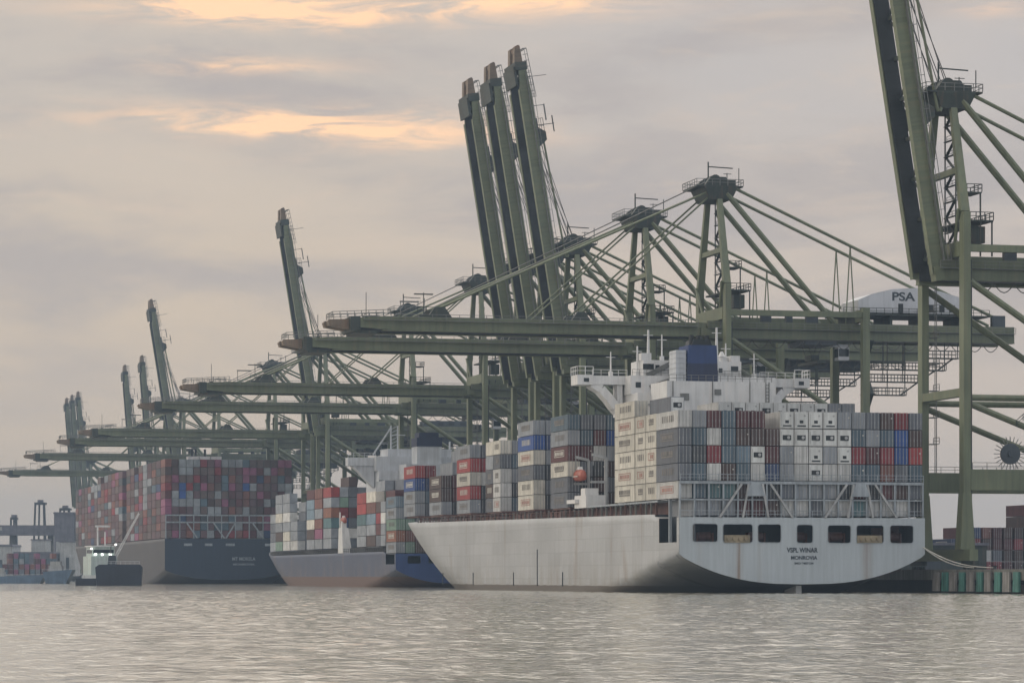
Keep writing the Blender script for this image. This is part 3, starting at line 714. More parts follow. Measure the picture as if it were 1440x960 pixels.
# hatch coaming, posts along the port side
b = MB(); b.box(-18.6, 18.6, 15, 202, 13.0, 15.2).build('hatch_coaming', M['brown'], ship)
MB().box(-21.2, 21.2, 13.2, 56.5, 15.25, 15.55).build('hatch_cover', M['frame'], ship)
for y0 in (69.5, 95.8, 122.5, 150, 177, 204):
    z = 15.3 + (y0 - 69) * .0072
    MB().box(-21.2 if y0 < 200 else -20.9, 21.0, y0, y0 + 12.6, z, z + .3).build('hatch_cover', M['brown'], ship)
for k in range(62):
    y = 14 + k * 3.1; top = 15.2 + max(0, (y - 69)) * .0072
    MB().box(-21.25, -20.95, y - .12, y + .12, zd1(y) - .1, top).build('stanchion', M['steel' if k % 3 else 'brown'], ship)
b = MB(); b.rail((-21.3, 60, zd1(60)), (-21.3, 200, zd1(200)), 1.1, 2.2, .07); b.build('railing', M['brown'], ship)
# hull fittings on the port side
for y in (112, 147, 176, 74, 93):
    MB().bar((-21.44, y, 1.0), (-21.44, y, 3.6 if y != 93 else 8.0), .28, .16, up=(1, 0, 0)).build('draught_marks', M['letter'], ship)
# superstructure
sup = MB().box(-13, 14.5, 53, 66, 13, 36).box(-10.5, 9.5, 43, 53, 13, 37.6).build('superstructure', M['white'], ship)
br = MB().box(-13.2, 14.7, 57, 66, 36, 39.4).box(-10.6, 8.2, 57.5, 65.5, 39.4, 42.3).build('bridge', M['white'], sup)
MB().box(-10.66, -8.6, 57.44, 57.5, 40.6, 41.6).box(6.2, 7.6, 57.44, 57.5, 40.4, 41.4).box(-12.2, -11.2, 56.94, 57, 37.2, 38.2).box(-8.3, -7.5, 57.44, 57.5, 40.7, 41.4).build('window', M['glass'], br)
b = MB(); b.bar((-10, 57.2, 39.4), (-4.4, 57.2, 42.2), .9, .16, up=(0, 1, 0)); b.bar((-9.5, 56.8, 37.2), (-3.5, 56.8, 39.4), .9, .16, up=(0, 1, 0)); b.rail((-12.8, 57, 39.4), (14.4, 57, 39.4), 1.1, 1.3, .07).rail((-10, 43.2, 37.6), (9.2, 43.2, 37.6), 1.1, 1.3, .07); b.build('stair_and_rail', M['steel'], br)
b = MB()
for z in (16, 19, 22, 25, 28, 31, 34): b.box(-12.95, 14.45, 52.7, 53, z - .12, z)
b.build('deck_edges', M['frame'], sup)
for sg in (-1, 1):
    x0, x1 = sg * 12.8, sg * 22.0
    wg = MB()
    wg.box(min(x0, x1), max(x0, x1), 60.5, 64.0, 37.9, 39.5)
    wg.box(min(sg * 19.4, sg * 22.4), max(sg * 19.4, sg * 22.4), 59.9, 64.4, 37.8, 39.6)
    # curved bracket under the wing
    pts = [(20.0, 37.9), (18.2, 36.9), (16.6, 35.2), (15.4, 33.6), (13.0, 31.2)]
    pin = [(13.0, 33.6), (14.6, 35.2), (15.6, 36.6), (16.6, 37.9)]
    for (p, q) in zip(pts, pts[1:]): wg.bar((sg * (p[0] - .6), 62.2, p[1] + .2), (sg * (q[0] - .6), 62.2, q[1] + .2), 3.2, 1.5, up=(0, 0, 1))
    wg.box(min(sg * 13.6, sg * 14.6), max(sg * 13.6, sg * 14.6), 60.8, 63.6, 32, 38)
    o = wg.build('bridge_wing', M['white'], sup)
    MB().rail((sg * 19.4, 59.9, 39.6), (sg * 22.4, 59.9, 39.6), 1.5, 1.2, .1).rail((sg * 22.4, 59.9, 39.6), (sg * 22.4, 64.4, 39.6), 1.5, 1.2, .1).rail((sg * 19.4, 60.5, 39.5), (sg * 12.8, 60.5, 39.5), 1.1, 1.5, .07).build('railing', M['white'], o)
    MB().box(min(sg * 20.2, sg * 21.2), max(sg * 20.2, sg * 21.2), 59.84, 59.9, 38.3, 39.0).build('window', M['glass'], o)
f = MB(); f.box(-5.6, .0, 46, 52.5, 37.6, 41.0, mi=1, top=(.05, .05, .1, .1)); f.box(-5.55, -.05, 46.1, 52.4, 41.0, 44.3, top=(.1, .1, .2, .2)); fu = f.build('funnel', [M['funnelblue'], M['funneldark']], ship)
b = MB()
for x, y in ((-4.4, 48), (-2.9, 48.5), (-1.5, 48), (-3.6, 50.5), (-2, 50.6)): b.tube((x, y, 44.2), (x, y, 46.2), .45, 10)
b.build('exhaust_pipe', M['black'], fu)
MB().prism([(-4.6, 44.3), (-4.2, 45.4), (-1.2, 45.4), (-.8, 44.3)], 'y', 47, 51.5).build('funnel_top', M['black'], fu)
b = MB(); b.box(-7.6, -5.7, 47, 51, 37.6, 43.4)
for k in range(6): b.box(-7.7, -5.6, 46.9, 51.1, 38.4 + k * .9, 38.5 + k * .9)
b.build('funnel_casing', M['pwhite'], ship)
for x, y, z0, z1, w in ((-8.9, 60, 42.3, 48, .32), (-11.0, 60, 39.4, 45, .24), (3.6, 58, 42.3, 48.5, .32), (6.0, 60, 42.3, 45.8, .2), (-6.3, 60, 42.3, 47.2, .18), (11.5, 60, 39.4, 44, .18), (-15.5, 62, 39.5, 44, .18)):
    b = MB(); b.tube((x, y, z0), (x, y, z1), w, 8, w * .6).bar((x - .9, y, z1 - 1), (x + .9, y, z1 - 1), .12).box(x - .35, x + .35, y - .3, y + .3, z0, z0 + .9); b.build('mast', M['white'], sup)
b = MB(); b.box(-10.8, -8.9, 58, 61, 42.3, 43.6).tube((4.9, 59, 42.3), (4.9, 59, 43.2), .5, 12).tube((4.9, 59, 43.2), (4.9, 59, 44.2), .75, 12, .2).box(6.4, 8.1, 58, 62, 42.3, 43.4); b.build('roof_housing', M['white'], sup)
b = MB()
for x, z in ((-12, 32.4), (-12, 29.2), (11.4, 37.4), (12.8, 37.4), (2.6, 40.6), (4.2, 40.6), (-6.8, 40.8)): b.box(x - .35, x + .35, (52.9 if z < 36 else 56.9) if z < 39 else 57.42, (53.0 if z < 36 else 57.0) if z < 39 else 57.5, z - .4, z + .4)
b.build('window', M['glass'], sup)
b = MB()
for x in (-9.4, -2, 5, 8.6): b.bar((x, 42.85, 30), (x, 42.85, 37.6), .14)
for k in range(12): b.bar((8.0, 42.85, 30.5 + k * .6), (8.6, 42.85, 30.5 + k * .6), .09)
b.bar((8.0, 42.85, 30), (8.0, 42.85, 38.6), .12); b.box(-1.6, -.4, 42.8, 43, 35.2, 36.2).box(-8, -6.4, 42.8, 43, 34.2, 35.4); b.build('ladder_and_vents', M['steel'], sup)
b = MB(); b.box(8, 14, 52.2, 53, 33, 34).box(9.5, 13.5, 52.9, 53.0, 34.4, 35.8); b.build('vent_housing', M['white'], sup)
# lifeboat in its davit on the port side, white davit platform
lb = thing('lifeboat', 'orange enclosed lifeboat hanging above a white davit on the white ship port side', 'lifeboat', 149.3, 545.0, 20.4); lb.scale = (.8, .8, .8)
b = MB()
prof = [(0, 0), (1.0, .25), (1.3, 1.1), (1.05, 2.1), (.5, 2.7), (0, 2.8)]
ring = []
for k in range(9):
    yy = k / 8 * 7.5; sc_ = math.sin(math.pi * (0.08 + .84 * k / 8)) ** .5
    ring.append([(u * sc_, yy, .9 + (v - .9) * (0.6 + .4 * sc_)) for u, v in prof] + [(-u * sc_, yy, .9 + (v - .9) * (.6 + .4 * sc_)) for u, v in prof[::-1][1:-1]])
n = len(ring[0]); vs = [p for r_ in ring for p in r_]
fs = [(i * n + k, i * n + (k + 1) % n, (i + 1) * n + (k + 1) % n, (i + 1) * n + k) for i in range(8) for k in range(n)] + [tuple(range(n))[::-1], tuple(range(8 * n, 9 * n))]
b._add(vs, fs); b.build('hull', M['orange'], lb, smooth=True)
MB().box(-.5, .5, 2.6, 4.4, 2.6, 3.4, top=(.1, .1, .2, .2)).build('conning_hatch', M['white'], lb)
MB().box(-1.32, -1.22, 1, 6.4, 1.0, 1.25).build('fender_strip', M['markl'], lb)
b = MB(); b.box(-21.3, -17.6, 58, 66, 15.3, 17.6).box(-22.0, -19.8, 63, 69, 16.2, 16.9).box(-20.9, -18.4, 60, 63, 17.6, 18.9); b.build('davit_platform', M['white'], ship)
for y in (58.5, 70.5):
    b = MB(); b.bar((-17.4, y, 15), (-17.4, y, 24.4), .5).bar((-17.4, y, 24.4), (-20, y, 25.0), .5).bar((-17.4, y, 20), (-20.2, y, 20), .4).tube((-19.8, y, 25), (-19.8, y, 23), .08); b.build('davit', M['rod'], ship)
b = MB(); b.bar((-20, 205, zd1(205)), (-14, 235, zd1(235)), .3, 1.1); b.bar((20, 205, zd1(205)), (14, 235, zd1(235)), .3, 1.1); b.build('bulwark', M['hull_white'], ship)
b = MB(); b.tube((0, 232, 15), (0, 232, 29), .5, 10, .3).bar((-2, 232, 26), (2, 232, 26), .25); b.build('foremast', M['steel'], ship)
# mooring ropes from the stern to the quay
for z0, t1, s1, k in ((8.8, 195.6, 470, 'upper'), (8.5, 195.6, 462, 'lower')):
    P = W(T1 + 20.4, S1S + 2, z0); Q = W(t1, s1, QZ + .5); pts = [P.lerp(Q, i / 10) - Vector((0, 0, 1.2 * math.sin(math.pi * i / 10))) for i in range(11)]
    o = MB().path([p - Q for p in pts], .09).build('mooring_rope', M['markl']); o.location = Q; tag(o, '%s mooring rope sagging from the white ship stern to the quay bollard' % k, 'rope', 'mooring ropes at the white stern')
    o = MB().tube((0, 0, 0), (0, 0, .45), .3, 12, .22).tube((0, 0, .45), (0, 0, .6), .42, 12).build('bollard', M['dark']); o.location = W(t1, s1, QZ + .25); o.rotation_euler.z = A
    tag(o, 'dark quay bollard that holds the %s mooring rope of the white ship' % k, 'bollard', 'bollards on the quay edge')

# ------------------------------------------------------------------ ship two: grey-blue hull
S2S, T2 = 759.0, 174.6
ship2 = thing('container_ship', 'middle container ship, grey-blue hull with red-brown waterline, dark funnel top', 'ship', T2, S2S)
zd2 = lambda y: 8.6 if y < 14 else 9.2 + max(0, (y - 190) / 60) ** 2 * 5.5
h2 = Hull(16.1, zd2, 1.0, 4.5, 55, (196, 250, 150, 238))
h2.build(M['hull_blue'], ship2, notch=(1.5, 12.5, 5.9))
tr2 = plate(h2.outline(8.6), [rrect(-13 + k * 5.4, -9.6 + k * 5.4, 6.1, 8.0, .3) for k in range(5)], 0, .3, 'transom', M['stern_blue'], ship2)
MB().box(-15.8, 15.8, .3, 14.3, 5.6, 5.8).build('mooring_deck', M['brown'], ship2)
MB().box(-15.9, 15.9, .05, 14.4, 8.4, 8.6).build('poop_deck', M['mgrey'], ship2)
MB().box(-15.9, 15.9, 14.1, 14.4, 5.6, 9.2).build('bulkhead', M['mgrey'], ship2)
MB().box(-14, 14, 15, 205, 9.0, 10.6).build('hatch_coaming', M['dark'], ship2)
b = MB(); b.rail((-16, 16, 9.2), (-16, 196, 9.2), 1.1, 3, .08); b.build('railing', M['dark'], ship2)
sp2 = MB().box(-9, 15, 56, 74, 9, 31.5).box(-3.6, 9, 46, 56, 9, 33).build('superstructure', M['pwhite'], ship2)
MB().box(-9.4, 15.2, 58, 70, 31.5, 35.5).box(-6, 12, 59, 69, 35.5, 37.6).build('bridge', M['pwhite'], sp2)
b = MB()
for z in (13, 16, 19, 22, 25, 28): b.box(-9.05, 15.05, 55.8, 56, z, z + .9)
b.build('window_row', M['glass'], sp2)
for sg in (-1, 1):
    w = MB(); w.box(min(sg * 9, sg * 16.6), max(sg * 9, sg * 16.6), 61, 65, 33.0, 35.2); w.prism([(sg * 9.2, 27), (sg * 9.2, 33), (sg * 15.6, 33), (sg * 13.6, 31.4), (sg * 11.4, 29)], 'y', 61.4, 64.6)
    wo = w.build('bridge_wing', M['pwhite'], sp2)
    MB().rail((sg * 9, 61, 35.2), (sg * 16.6, 61, 35.2), 1.3, 1.5, .09).build('railing', M['pwhite'], wo)
f2 = MB().box(-.4, 6.4, 47, 54, 33, 37.8).build('funnel', M['pwhite'], ship2)
MB().box(-.5, 6.5, 46.9, 54.1, 37.8, 40.2).box(.3, 5.7, 47.6, 53.4, 40.2, 41.6).build('funnel_top', M['funneldark'], f2)
b = MB()
for x in (-4.5, -2.6): b.tube((x, 62, 37.6), (x, 62, 44), .22, 6)
for k in range(6): b.bar((-4.5, 62, 38 + k), (-2.6, 62, 39 + k), .14)
b.bar((-9.5, 62, 36), (-4.5, 62, 43.5), .35).bar((-4.4, 62, 41.5), (-.5, 62, 41.5), .2); b.build('radar_mast', M['pwhite'], sp2)
for x, z1 in ((8, 41.4), (12, 39.8), (14, 38.6)):
    MB().tube((x, 62, 35.4), (x, 62, z1), .25, 8).box(x - .5, x + .5, 61.5, 62.5, 35.4, 36.6).build('mast', M['pwhite'], sp2)
lb2 = dup(lb, child_map()); lb2.location = W(T2 - 15.3, S2S + 72, 17.4); lb2['label'] = 'small orange lifeboat on the port side of the grey-blue ship'; lb2.scale = (.65, .65, .65)
b = MB(); b.box(-16.2, -13.6, 71, 78, 9.2, 16.2, top=(0, .8, 1, 1)).box(-16.1, -14.8, 72.6, 74.2, 16.2, 18.0).bar((-15.8, 77, 9.2), (-15.8, 77, 20.6), .4); b.build('davit_platform', M['white'], ship2)
b = MB(); b.tube((0, 222, 11), (0, 222, 25), .4, 8, .25).bar((-2, 222, 22), (2, 222, 22), .25); b.build('foremast', M['pwhite'], ship2)

# ------------------------------------------------------------------ ship three: dark hull
S3S, T3 = 1117.0, 170.5
ship3 = thing('container_ship', 'farthest and largest container ship, navy stern with pale lettering, stacked high with containers', 'ship', T3, S3S)
zd3 = lambda y: 16.6 + max(0, (y - 300) / 70) ** 2 * 3
h3 = Hull(23.5, zd3, 1.5, 5.0, 70, (318, 372, 270, 360))
h3.build(M['hull_navy'], ship3)
tr3 = plate(h3.outline(16.6), [], -.02, .3, 'transom', M['stern_navy'], ship3)
for x, w, sz in ((-15, 3, .9), (-7.4, 2.8, .9), (.6, 3.3, .9), (15, 3, .9)):
    MB().box(x - w / 2, x + w / 2, -.08, -.03, 14.0, 14.9).build('stern_opening', M['letterw'], tr3)
text_mesh('MT MORELA', 1.7, 'ship_name', M['letterw'], ship3, (5.6, -.04, 9.2), (R(90), 0, 0), width=8.6)
text_mesh('MONROVIA', 1.0, 'home_port', M['letterw'], ship3, (5.6, -.04, 7.2), (R(90), 0, 0), width=8)
for z in (25.0, 22.4): MB().box(-23.3, 23.3, .1, .6, z, z + .5).build('frame_rail', M['frame'], ship3)
for k in range(10):
    x = -23.1 + k * 46.2 / 9; MB().box(x - .18, x + .18, .15, .55, 16.6, 25).build('frame_post', M['frame'], ship3)
for x0, x1 in ((-15.4, -11.5), (-5.5, -1.5), (2.5, -1.0), (9, 13.0)):
    MB().bar((x0, .1, 22.4), (x1, .1, 16.8), .5, .3, up=(0, 1, 0)).build('frame_brace', M['frame'], ship3)
s3 = MB().box(-14, 14, 118, 134, 16.6, 43).build('superstructure', M['pwhite'], ship3)
MB().box(-12, 12, 120, 132, 43, 45.8).build('bridge', M['pwhite'], s3)
f3 = MB().box(-7, 7, 8 + 52, 62, 16, 46).build('engine_casing', M['mgrey'], ship3)
fu3 = MB().box(-6.5, -2.4, 60.5, 66, 46, 49.2).box(-2.0, 2.0, 60.5, 66, 46, 49.2).box(2.4, 6.5, 60.5, 66, 46, 49.2).build('funnel', M['white'], ship3)
b = MB()
for x in (-4.8, -3.4, .2): b.tube((x, 62, 49.2), (x, 62, 52), .45, 8)
b.build('exhaust_pipe', M['black'], fu3)

# ------------------------------------------------------------------ containers
WC, HC = 2.39, 2.77
PITCH, TIER = 2.52, 2.9
def cont_mesh(L, name):
    mb = MB(); x = WC / 2; p = .07
    mb.box(-x, x, 0, .12, 0, HC); mb.box(-x, x, L - .12, L, 0, HC)        # end frames
    for sx in (-1, 1):
        mb.box(min(sx * x, sx * (x - .12)), max(sx * x, sx * (x - .12)), .12, L - .12, 0, .16)
        mb.box(min(sx * x, sx * (x - .12)), max(sx * x, sx * (x - .12)), .12, L - .12, HC - .12, HC)
        # corrugated side
        n = int(L / .5); vs = []
        for k in range(n * 4 + 1):
            y = .12 + (L - .24) * k / (n * 4); d = (0, p, p, 0)[k % 4]; vs += [(sx * (x - .015 - d), y, .16), (sx * (x - .015 - d), y, HC - .12)]
        mb._add(vs, [(2 * k, 2 * k + 2, 2 * k + 3, 2 * k + 1) for k in range(n * 4)])
    mb.box(-x + .02, x - .02, .12, L - .12, HC - .08, HC - .02)
    me_o = mb.build(name, M['cont']); me = me_o.data; bpy.data.objects.remove(me_o); return me
ME40 = cont_mesh(12.19, 'container_body_long'); ME20 = cont_mesh(6.06, 'container_body_short')
def door_mesh(lab):
    mb = MB(); mb.box(-.57, .57, -.045, -.005, .14, HC - .1)
    for k in range(3): mb.box(-.5, .5, -.06, -.045, .45 + k * .85, 1.1 + k * .85)
    for x in (-.32, .3):
        mb.tube((x, -.1, .1), (x, -.1, HC - .06), .042, 6, mi=1)
        for z in (.12, 1.0, 1.25, HC - .15): mb.box(x - .07, x + .07, -.13, -.06, z - .05, z + .05, mi=1)
    if lab: mb.box(.02, .3, -.075, -.06, 1.75, 1.95, mi=2)
    o = mb.build('door', [M['cont'], M['rod'], M['markl']]); me = o.data; bpy.data.objects.remove(o); return me
DOOR = [door_mesh(False), door_mesh(True)]
def unit_mesh(v):
    mb = MB(); mb.box(-1.1, 1.1, -.06, -.005, .12, HC - .1)
    if v == 0:
        mb.box(-.75, .75, -.07, -.06, .95, 1.8, mi=1); mb.tube((.3, -.09, 1.4), (.3, -.07, 1.4), .27, 14, mi=2); mb.box(-.1, .6, -.085, -.07, .8, .95, mi=2)
    else:
        mb.box(-.3, .35, -.07, -.06, .85, 1.35, mi=1); mb.box(-.7, .8, -.07, -.06, .3, .55, mi=1); mb.tube((.6, -.08, 2.1), (.6, -.06, 2.1), .18, 12, mi=2)
    mb.box(-1.0, -.9, -.07, -.06, .4, 2.4, mi=2)
    o = mb.build('refrigeration_unit', [M['unit'], M['black'], M['rod']]); me = o.data; bpy.data.objects.remove(o); return me
UNIT = [unit_mesh(0), unit_mesh(1)]
def mark_mesh(L, v, mat):
    """faded company panel on the port side: box outline with worn strokes"""
    mb = MB(); x = -WC / 2 - .004; rnd = random.Random(v)
    y0, y1 = L * .2, L * .8; z0, z1 = .85, 2.1
    def r(a, b_, c, d): mb.box(x - .01, x, a, b_, c, d)
    if v % 3 == 0:
        r(y0, y1, z0, z0 + .12); r(y0, y1, z1 - .12, z1); r(y0, y0 + .25, z0, z1); r(y1 - .25, y1, z0, z1)
        y = y0 + .7
        while y < y1 - 1.0:
            w = rnd.uniform(.4, .8); r(y, y + w, 1.15, 1.8); y += w + .25
    elif v % 3 == 1:
        y = y0
        while y < y1 - .4:
            w = rnd.uniform(.3, .6); r(y, y + w, 1.0, 2.1); y += w + .55
    else:
        r(y0 + .4, y1 - .4, 1.0, 1.25); y = y0 + .4
        while y < y1 - .8:
            w = rnd.uniform(.4, .9); r(y, y + w, 1.35, 2.05); y += w + .3
    o = mb.build('side_marking', mat); me = o.data; bpy.data.objects.remove(o); return me
MARKS = {(L, v, c): mark_mesh(12.19 if L == 40 else 6.06, v, M[c]) for L in (40, 20) for v in range(3) for c in ('markd', 'markl', 'markr')}

specs = []
ORD = ['bottom', 'second', 'third', 'fourth', 'fifth', 'sixth', 'seventh', 'eighth', 'ninth', 'tenth', 'eleventh', 'twelfth', 'thirteenth', 'fourteenth', 'fifteenth', 'sixteenth', 'seventeenth']
ROW = ['port', 'second', 'third'] + ORD[3:]
def add(t, s, z, col, size=40, kind='dry', end=False, side=False, label='', grp=''):
    specs.append(dict(t=t, s=s, z=z, col=col, size=size, kind=kind, end=end, side=side, label=label, grp=grp))
def article(col, kind, size):
    return '%s %s' % (col, {'dry': 'container', 'reefer': 'reefer container'}[kind] if size == 40 else 'short container')
def rowname(c): return 'port-edge row' if c == 0 else '%s row from port' % ROW[c]
def stack(tport, s, z0, cols, bay, grp, c=0, size=40, end=True, side=True, tier0=0, hidden=()):
    """cols listed from the bottom up; None = gap"""
    for k, col in enumerate(cols):
        if col is None: continue
        kind = 'dry'
        if col.startswith('*'): kind = 'reefer'; col = col[1:]
        tn = ORD[k + tier0]
        lab = '%s, %s tier, %s, %s' % (article(col, kind, size), tn, 'port row' if c == 0 else rowname(c), bay)
        add(tport + WC / 2 + .03 + c * PITCH, s, z0 + k * TIER, col, size, kind, end, side and c == 0, lab, grp)
G1 = 'containers stacked on the white ship'
P1 = 147.3
bayS = 'stern stack of white ship'
T = {  # rows from port; bottom up T2..T6 (bottom row T1 where it shows)
 0: [None, 'white', 'grey', 'grey', 'grey', 'white'],
 1: ['light grey', 'blue grey', 'blue grey', 'dark grey', 'blue grey', 'light grey'], 2: ['light grey', 'teal', 'white', 'crimson', 'white', 'maroon'],
 3: ['light grey', 'teal', 'brown', 'blue grey', 'blue grey', 'blue grey'], 4: ['maroon', 'brown', 'blue grey', 'pale blue', 'brown', 'maroon'],
 5: ['maroon', 'brown', 'white', '*white', 'brown', 'maroon'], 6: ['brown', 'dark grey', 'navy blue', 'maroon', 'brown', None],
 7: ['white', 'grey', 'light grey', 'light grey', '*white', '*white'], 8: ['white', 'light grey', 'white', 'white', '*white', '*white'],
 9: ['grey', 'light grey', '*white', '*white', '*white', '*white'], 10: ['white', 'light grey', 'white', 'light grey', '*white', '*white'],
 11: ['white', 'dark grey', 'white', '*white', '*white', 'light grey'], 12: ['teal', 'maroon', 'blue grey', 'crimson', 'blue grey', 'light grey'],
 13: ['white', 'dark grey', 'blue grey', 'maroon', 'light grey', 'grey'], 14: ['white', 'maroon', 'rust red', 'crimson', 'blue grey', 'brown'],
 15: ['white', 'brown', 'grey', 'blue', 'blue', 'crimson'], 16: ['white', 'dark grey', 'light grey', 'blue grey', 'crimson', '*white'],
}
E17 = ['dark grey', 'grey', 'blue grey', 'red', 'brown', 'grey']
# the first row of the photo's end view is row 0 seen from its port side, so its end shows the colours of list 1
for c in range(17):
    col = T[c] if c == 0 else T[c]
    if c == 16: col = E17
    stack(P1 - .02, S1S + .95, 12.75, col, bayS, G1, c)
stack(P1, 491.9, 15.7, ['cream'] * 5, 'second bay from white ship stern, nearer half', G1, 0, 20, end=False)
stack(P1, 498.3, 15.7, ['cream'] * 5, 'second bay from white ship stern, farther half', G1, 0, 20, end=False)
stack(P1, 491.9, 15.7 + 5 * TIER, ['*grey'], 'second bay from white ship stern', G1, 1, 40, tier0=5)
stack(P1, 505.0, 15.7, ['cream'] * 6, 'third bay from white ship stern', G1, 0)
for c in range(6, 16): stack(P1, 505.0, 15.7 + 5 * TIER, ['*white' if c < 14 else 'light grey'], 'third bay from white ship stern', G1, c, tier0=5)
zF = lambda s: 15.6 + max(0, s - 548) * .0075
fb = 'first stack before white ship bridge'
stack(P1, 549.3, zF(549), ['grey', 'grey', 'cream', 'maroon', 'light grey', 'blue grey'], fb, G1, 0)
stack(P1, 549.3, zF(549), ['dark grey', 'dark grey', 'grey', 'maroon', 'blue grey', 'grey'], fb, G1, 1)
stack(P1, 549.3, zF(549), ['dark grey', 'brown', 'dark grey', 'white', 'maroon', 'grey'], fb, G1, 2)
stack(P1, 549.3, zF(549), ['brown', 'grey', 'brown', 'light grey', 'blue', 'blue grey'], fb, G1, 3)
stack(P1, 549.3, zF(549), ['grey', 'brown', 'grey', 'light grey', 'grey', 'grey'], fb, G1, 4)
fb = 'second stack before white ship bridge'
stack(P1, 575.0, zF(575), ['cream', 'cream', 'grey', 'cream', 'blue', 'light grey'], fb, G1, 0)
stack(P1, 575.0, zF(575), ['dark grey', 'grey', 'dark grey', 'light grey', 'navy blue', 'light grey'], fb, G1, 1)
stack(P1, 575.0, zF(575), ['grey', 'dark grey', 'grey', 'grey', 'pale blue', 'pale blue'], fb, G1, 2)
fb = 'third stack before white ship bridge'
stack(P1, 602.0, zF(602), ['white', 'white', 'white', 'grey', 'cream'], fb + ', nearer half', G1, 0, 20)
stack(P1, 608.3, zF(602), ['grey', 'brown', 'grey', 'light grey', 'cream'], fb + ', farther half', G1, 0, 20)
for c, cl_ in ((1, ['blue grey', 'dark grey', 'light grey', 'blue grey', 'light grey']), (2, ['grey', 'dark grey', 'grey', 'blue grey', 'grey'])): stack(P1, 602.0, zF(602), cl_, fb, G1, c)
fb = 'fourth stack before white ship bridge'
stack(P1, 629.0, zF(629), ['light grey', 'red', 'cream', 'red', 'light grey'], fb, G1, 0)
stack(P1, 629.0, zF(629), ['dark grey', 'dark grey', 'white', 'crimson', 'grey'], fb, G1, 1)
stack(P1, 629.0, zF(629), ['blue grey', 'grey', 'blue grey', 'grey'], fb, G1, 2)
fb = 'fifth stack before white ship bridge'
stack(P1, 656.5, zF(656), ['light grey', 'brown', 'brown'], fb, G1, 0)
stack(P1, 656.5, zF(656), ['dark grey', 'maroon', 'maroon', 'light grey'], fb, G1, 1)
stack(P1, 656.5, zF(656), ['brown', 'dark grey', 'brown', 'light grey', 'light grey'], fb, G1, 2)
fb = 'foremost stack near white ship bow'
stack(P1, 684.0, zF(684), ['light grey', 'light grey', 'blue', 'red'], fb, G1, 0)
stack(P1, 684.0, zF(684), ['grey', 'blue grey', 'navy blue', 'crimson'], fb, G1, 1)
# ship two
G2 = 'containers stacked on the grey-blue ship'
P2 = 158.7
z2 = 10.7
fb = 'stern stack of grey-blue ship'
stack(P2, 759.8, 8.75, ['light grey', 'orange', 'sage green', 'light grey', 'pale blue'], fb, G2, 0)
for c, cl_ in ((1, ['sage green', 'rust red', 'sage green', 'grey', 'grey']), (2, ['brown', 'maroon', 'grey', 'pale blue', 'pale blue', 'light grey']), (3, ['dark grey', 'brown', 'dark grey', 'grey', 'blue grey']), (4, ['light grey', 'grey', 'brown', 'maroon']), (5, ['sage green', 'brown', 'dark grey']), (6, ['grey', 'maroon', 'blue grey']), (7, ['brown', 'light grey', 'grey'])): stack(P2, 759.8, 8.75, cl_, fb, G2, c)
fb = 'second bay of grey-blue ship'
stack(P2, 773.0, z2, ['light grey', 'light grey', 'white', 'light grey'], fb + ', nearer half', G2, 0, 20)
stack(P2, 779.3, z2, ['grey', 'maroon', 'crimson', 'brown'], fb + ', farther half', G2, 0, 20)
stack(P2, 773.0, z2, [None, None, None, None, 'maroon'], fb, G2, 1)
stack(P2, 773.0, z2, [None, None, None, None, 'maroon', 'grey'], fb, G2, 2)
fb = 'third bay of grey-blue ship'
stack(P2, 786.0, z2, ['brown', 'light grey', 'pale blue', 'rust red', 'cream'], fb, G2, 0)
stack(P2, 786.0, z2, [None, None, None, None, 'sage green', 'light grey'], fb, G2, 1)
stack(P2, 786.0, z2, [None, None, None, None, 'sage green', 'grey'], fb, G2, 2)
fb = 'fourth bay of grey-blue ship'
stack(P2, 799.0, z2, ['light grey', 'light grey', 'teal', 'red', 'red'], fb, G2, 0)
fb = 'first stack before grey-blue ship bridge'
stack(P2, 849.0, z2, ['light grey', 'light grey', 'teal', 'orange', 'light grey', 'red'], fb, G2, 0)
for c, cl_ in ((1, ['sage green', 'sage green', 'navy blue', 'crimson', 'sage green', 'light grey']), (2, ['grey', '*white', 'grey', 'maroon', 'grey', 'grey', 'brown']), (3, ['brown', 'light grey', 'blue grey', 'maroon', 'grey', 'grey']), (4, ['brown', 'grey', 'grey', 'maroon', 'maroon', 'maroon']), (5, ['grey', 'grey', 'dark grey', 'brown', 'maroon', 'maroon'])): stack(P2, 849.0, z2, cl_, fb, G2, c)
fb = 'second stack before grey-blue ship bridge'
stack(P2, 863.0, z2, ['light grey', 'pink', 'rust red', 'light grey', 'rust red', 'rust red'], fb, G2, 0)
fb = 'third stack before grey-blue ship bridge'
stack(P2, 876.0, z2, ['light grey', 'brown', 'cream', 'pale blue', 'pale blue', 'maroon'], fb, G2, 0)
fb = 'third stack from grey-blue ship bow'
stack(P2, 904.0, z2, ['white', 'light grey', 'light grey'], fb, G2, 0)
for c, cl_ in ((1, ['grey', 'light grey', 'light grey', 'grey', 'light grey']), (2, ['blue grey', 'grey', 'white', 'grey']), (3, ['navy blue', 'blue grey', 'dark grey', 'blue grey']), (4, ['blue grey', 'navy blue', 'dark grey', 'blue grey', 'grey'])): stack(P2, 904.0, z2, cl_, fb, G2, c)
fb = 'second stack from grey-blue ship bow'
stack(P2, 917.5, z2, ['white', 'cream', 'light grey', 'white', 'light grey', 'light grey'], fb, G2, 0)
fb = 'stack beside grey-blue ship bow'
stack(P2, 931.0, z2, ['sage green', 'brown', 'light grey', 'cream', 'light grey', 'light grey'], fb, G2, 0)
fb = 'foremost stack of grey-blue ship'
stack(P2 + .6, 944.5, z2, ['light grey', 'grey', 'grey', 'light grey'], fb, G2, 0)
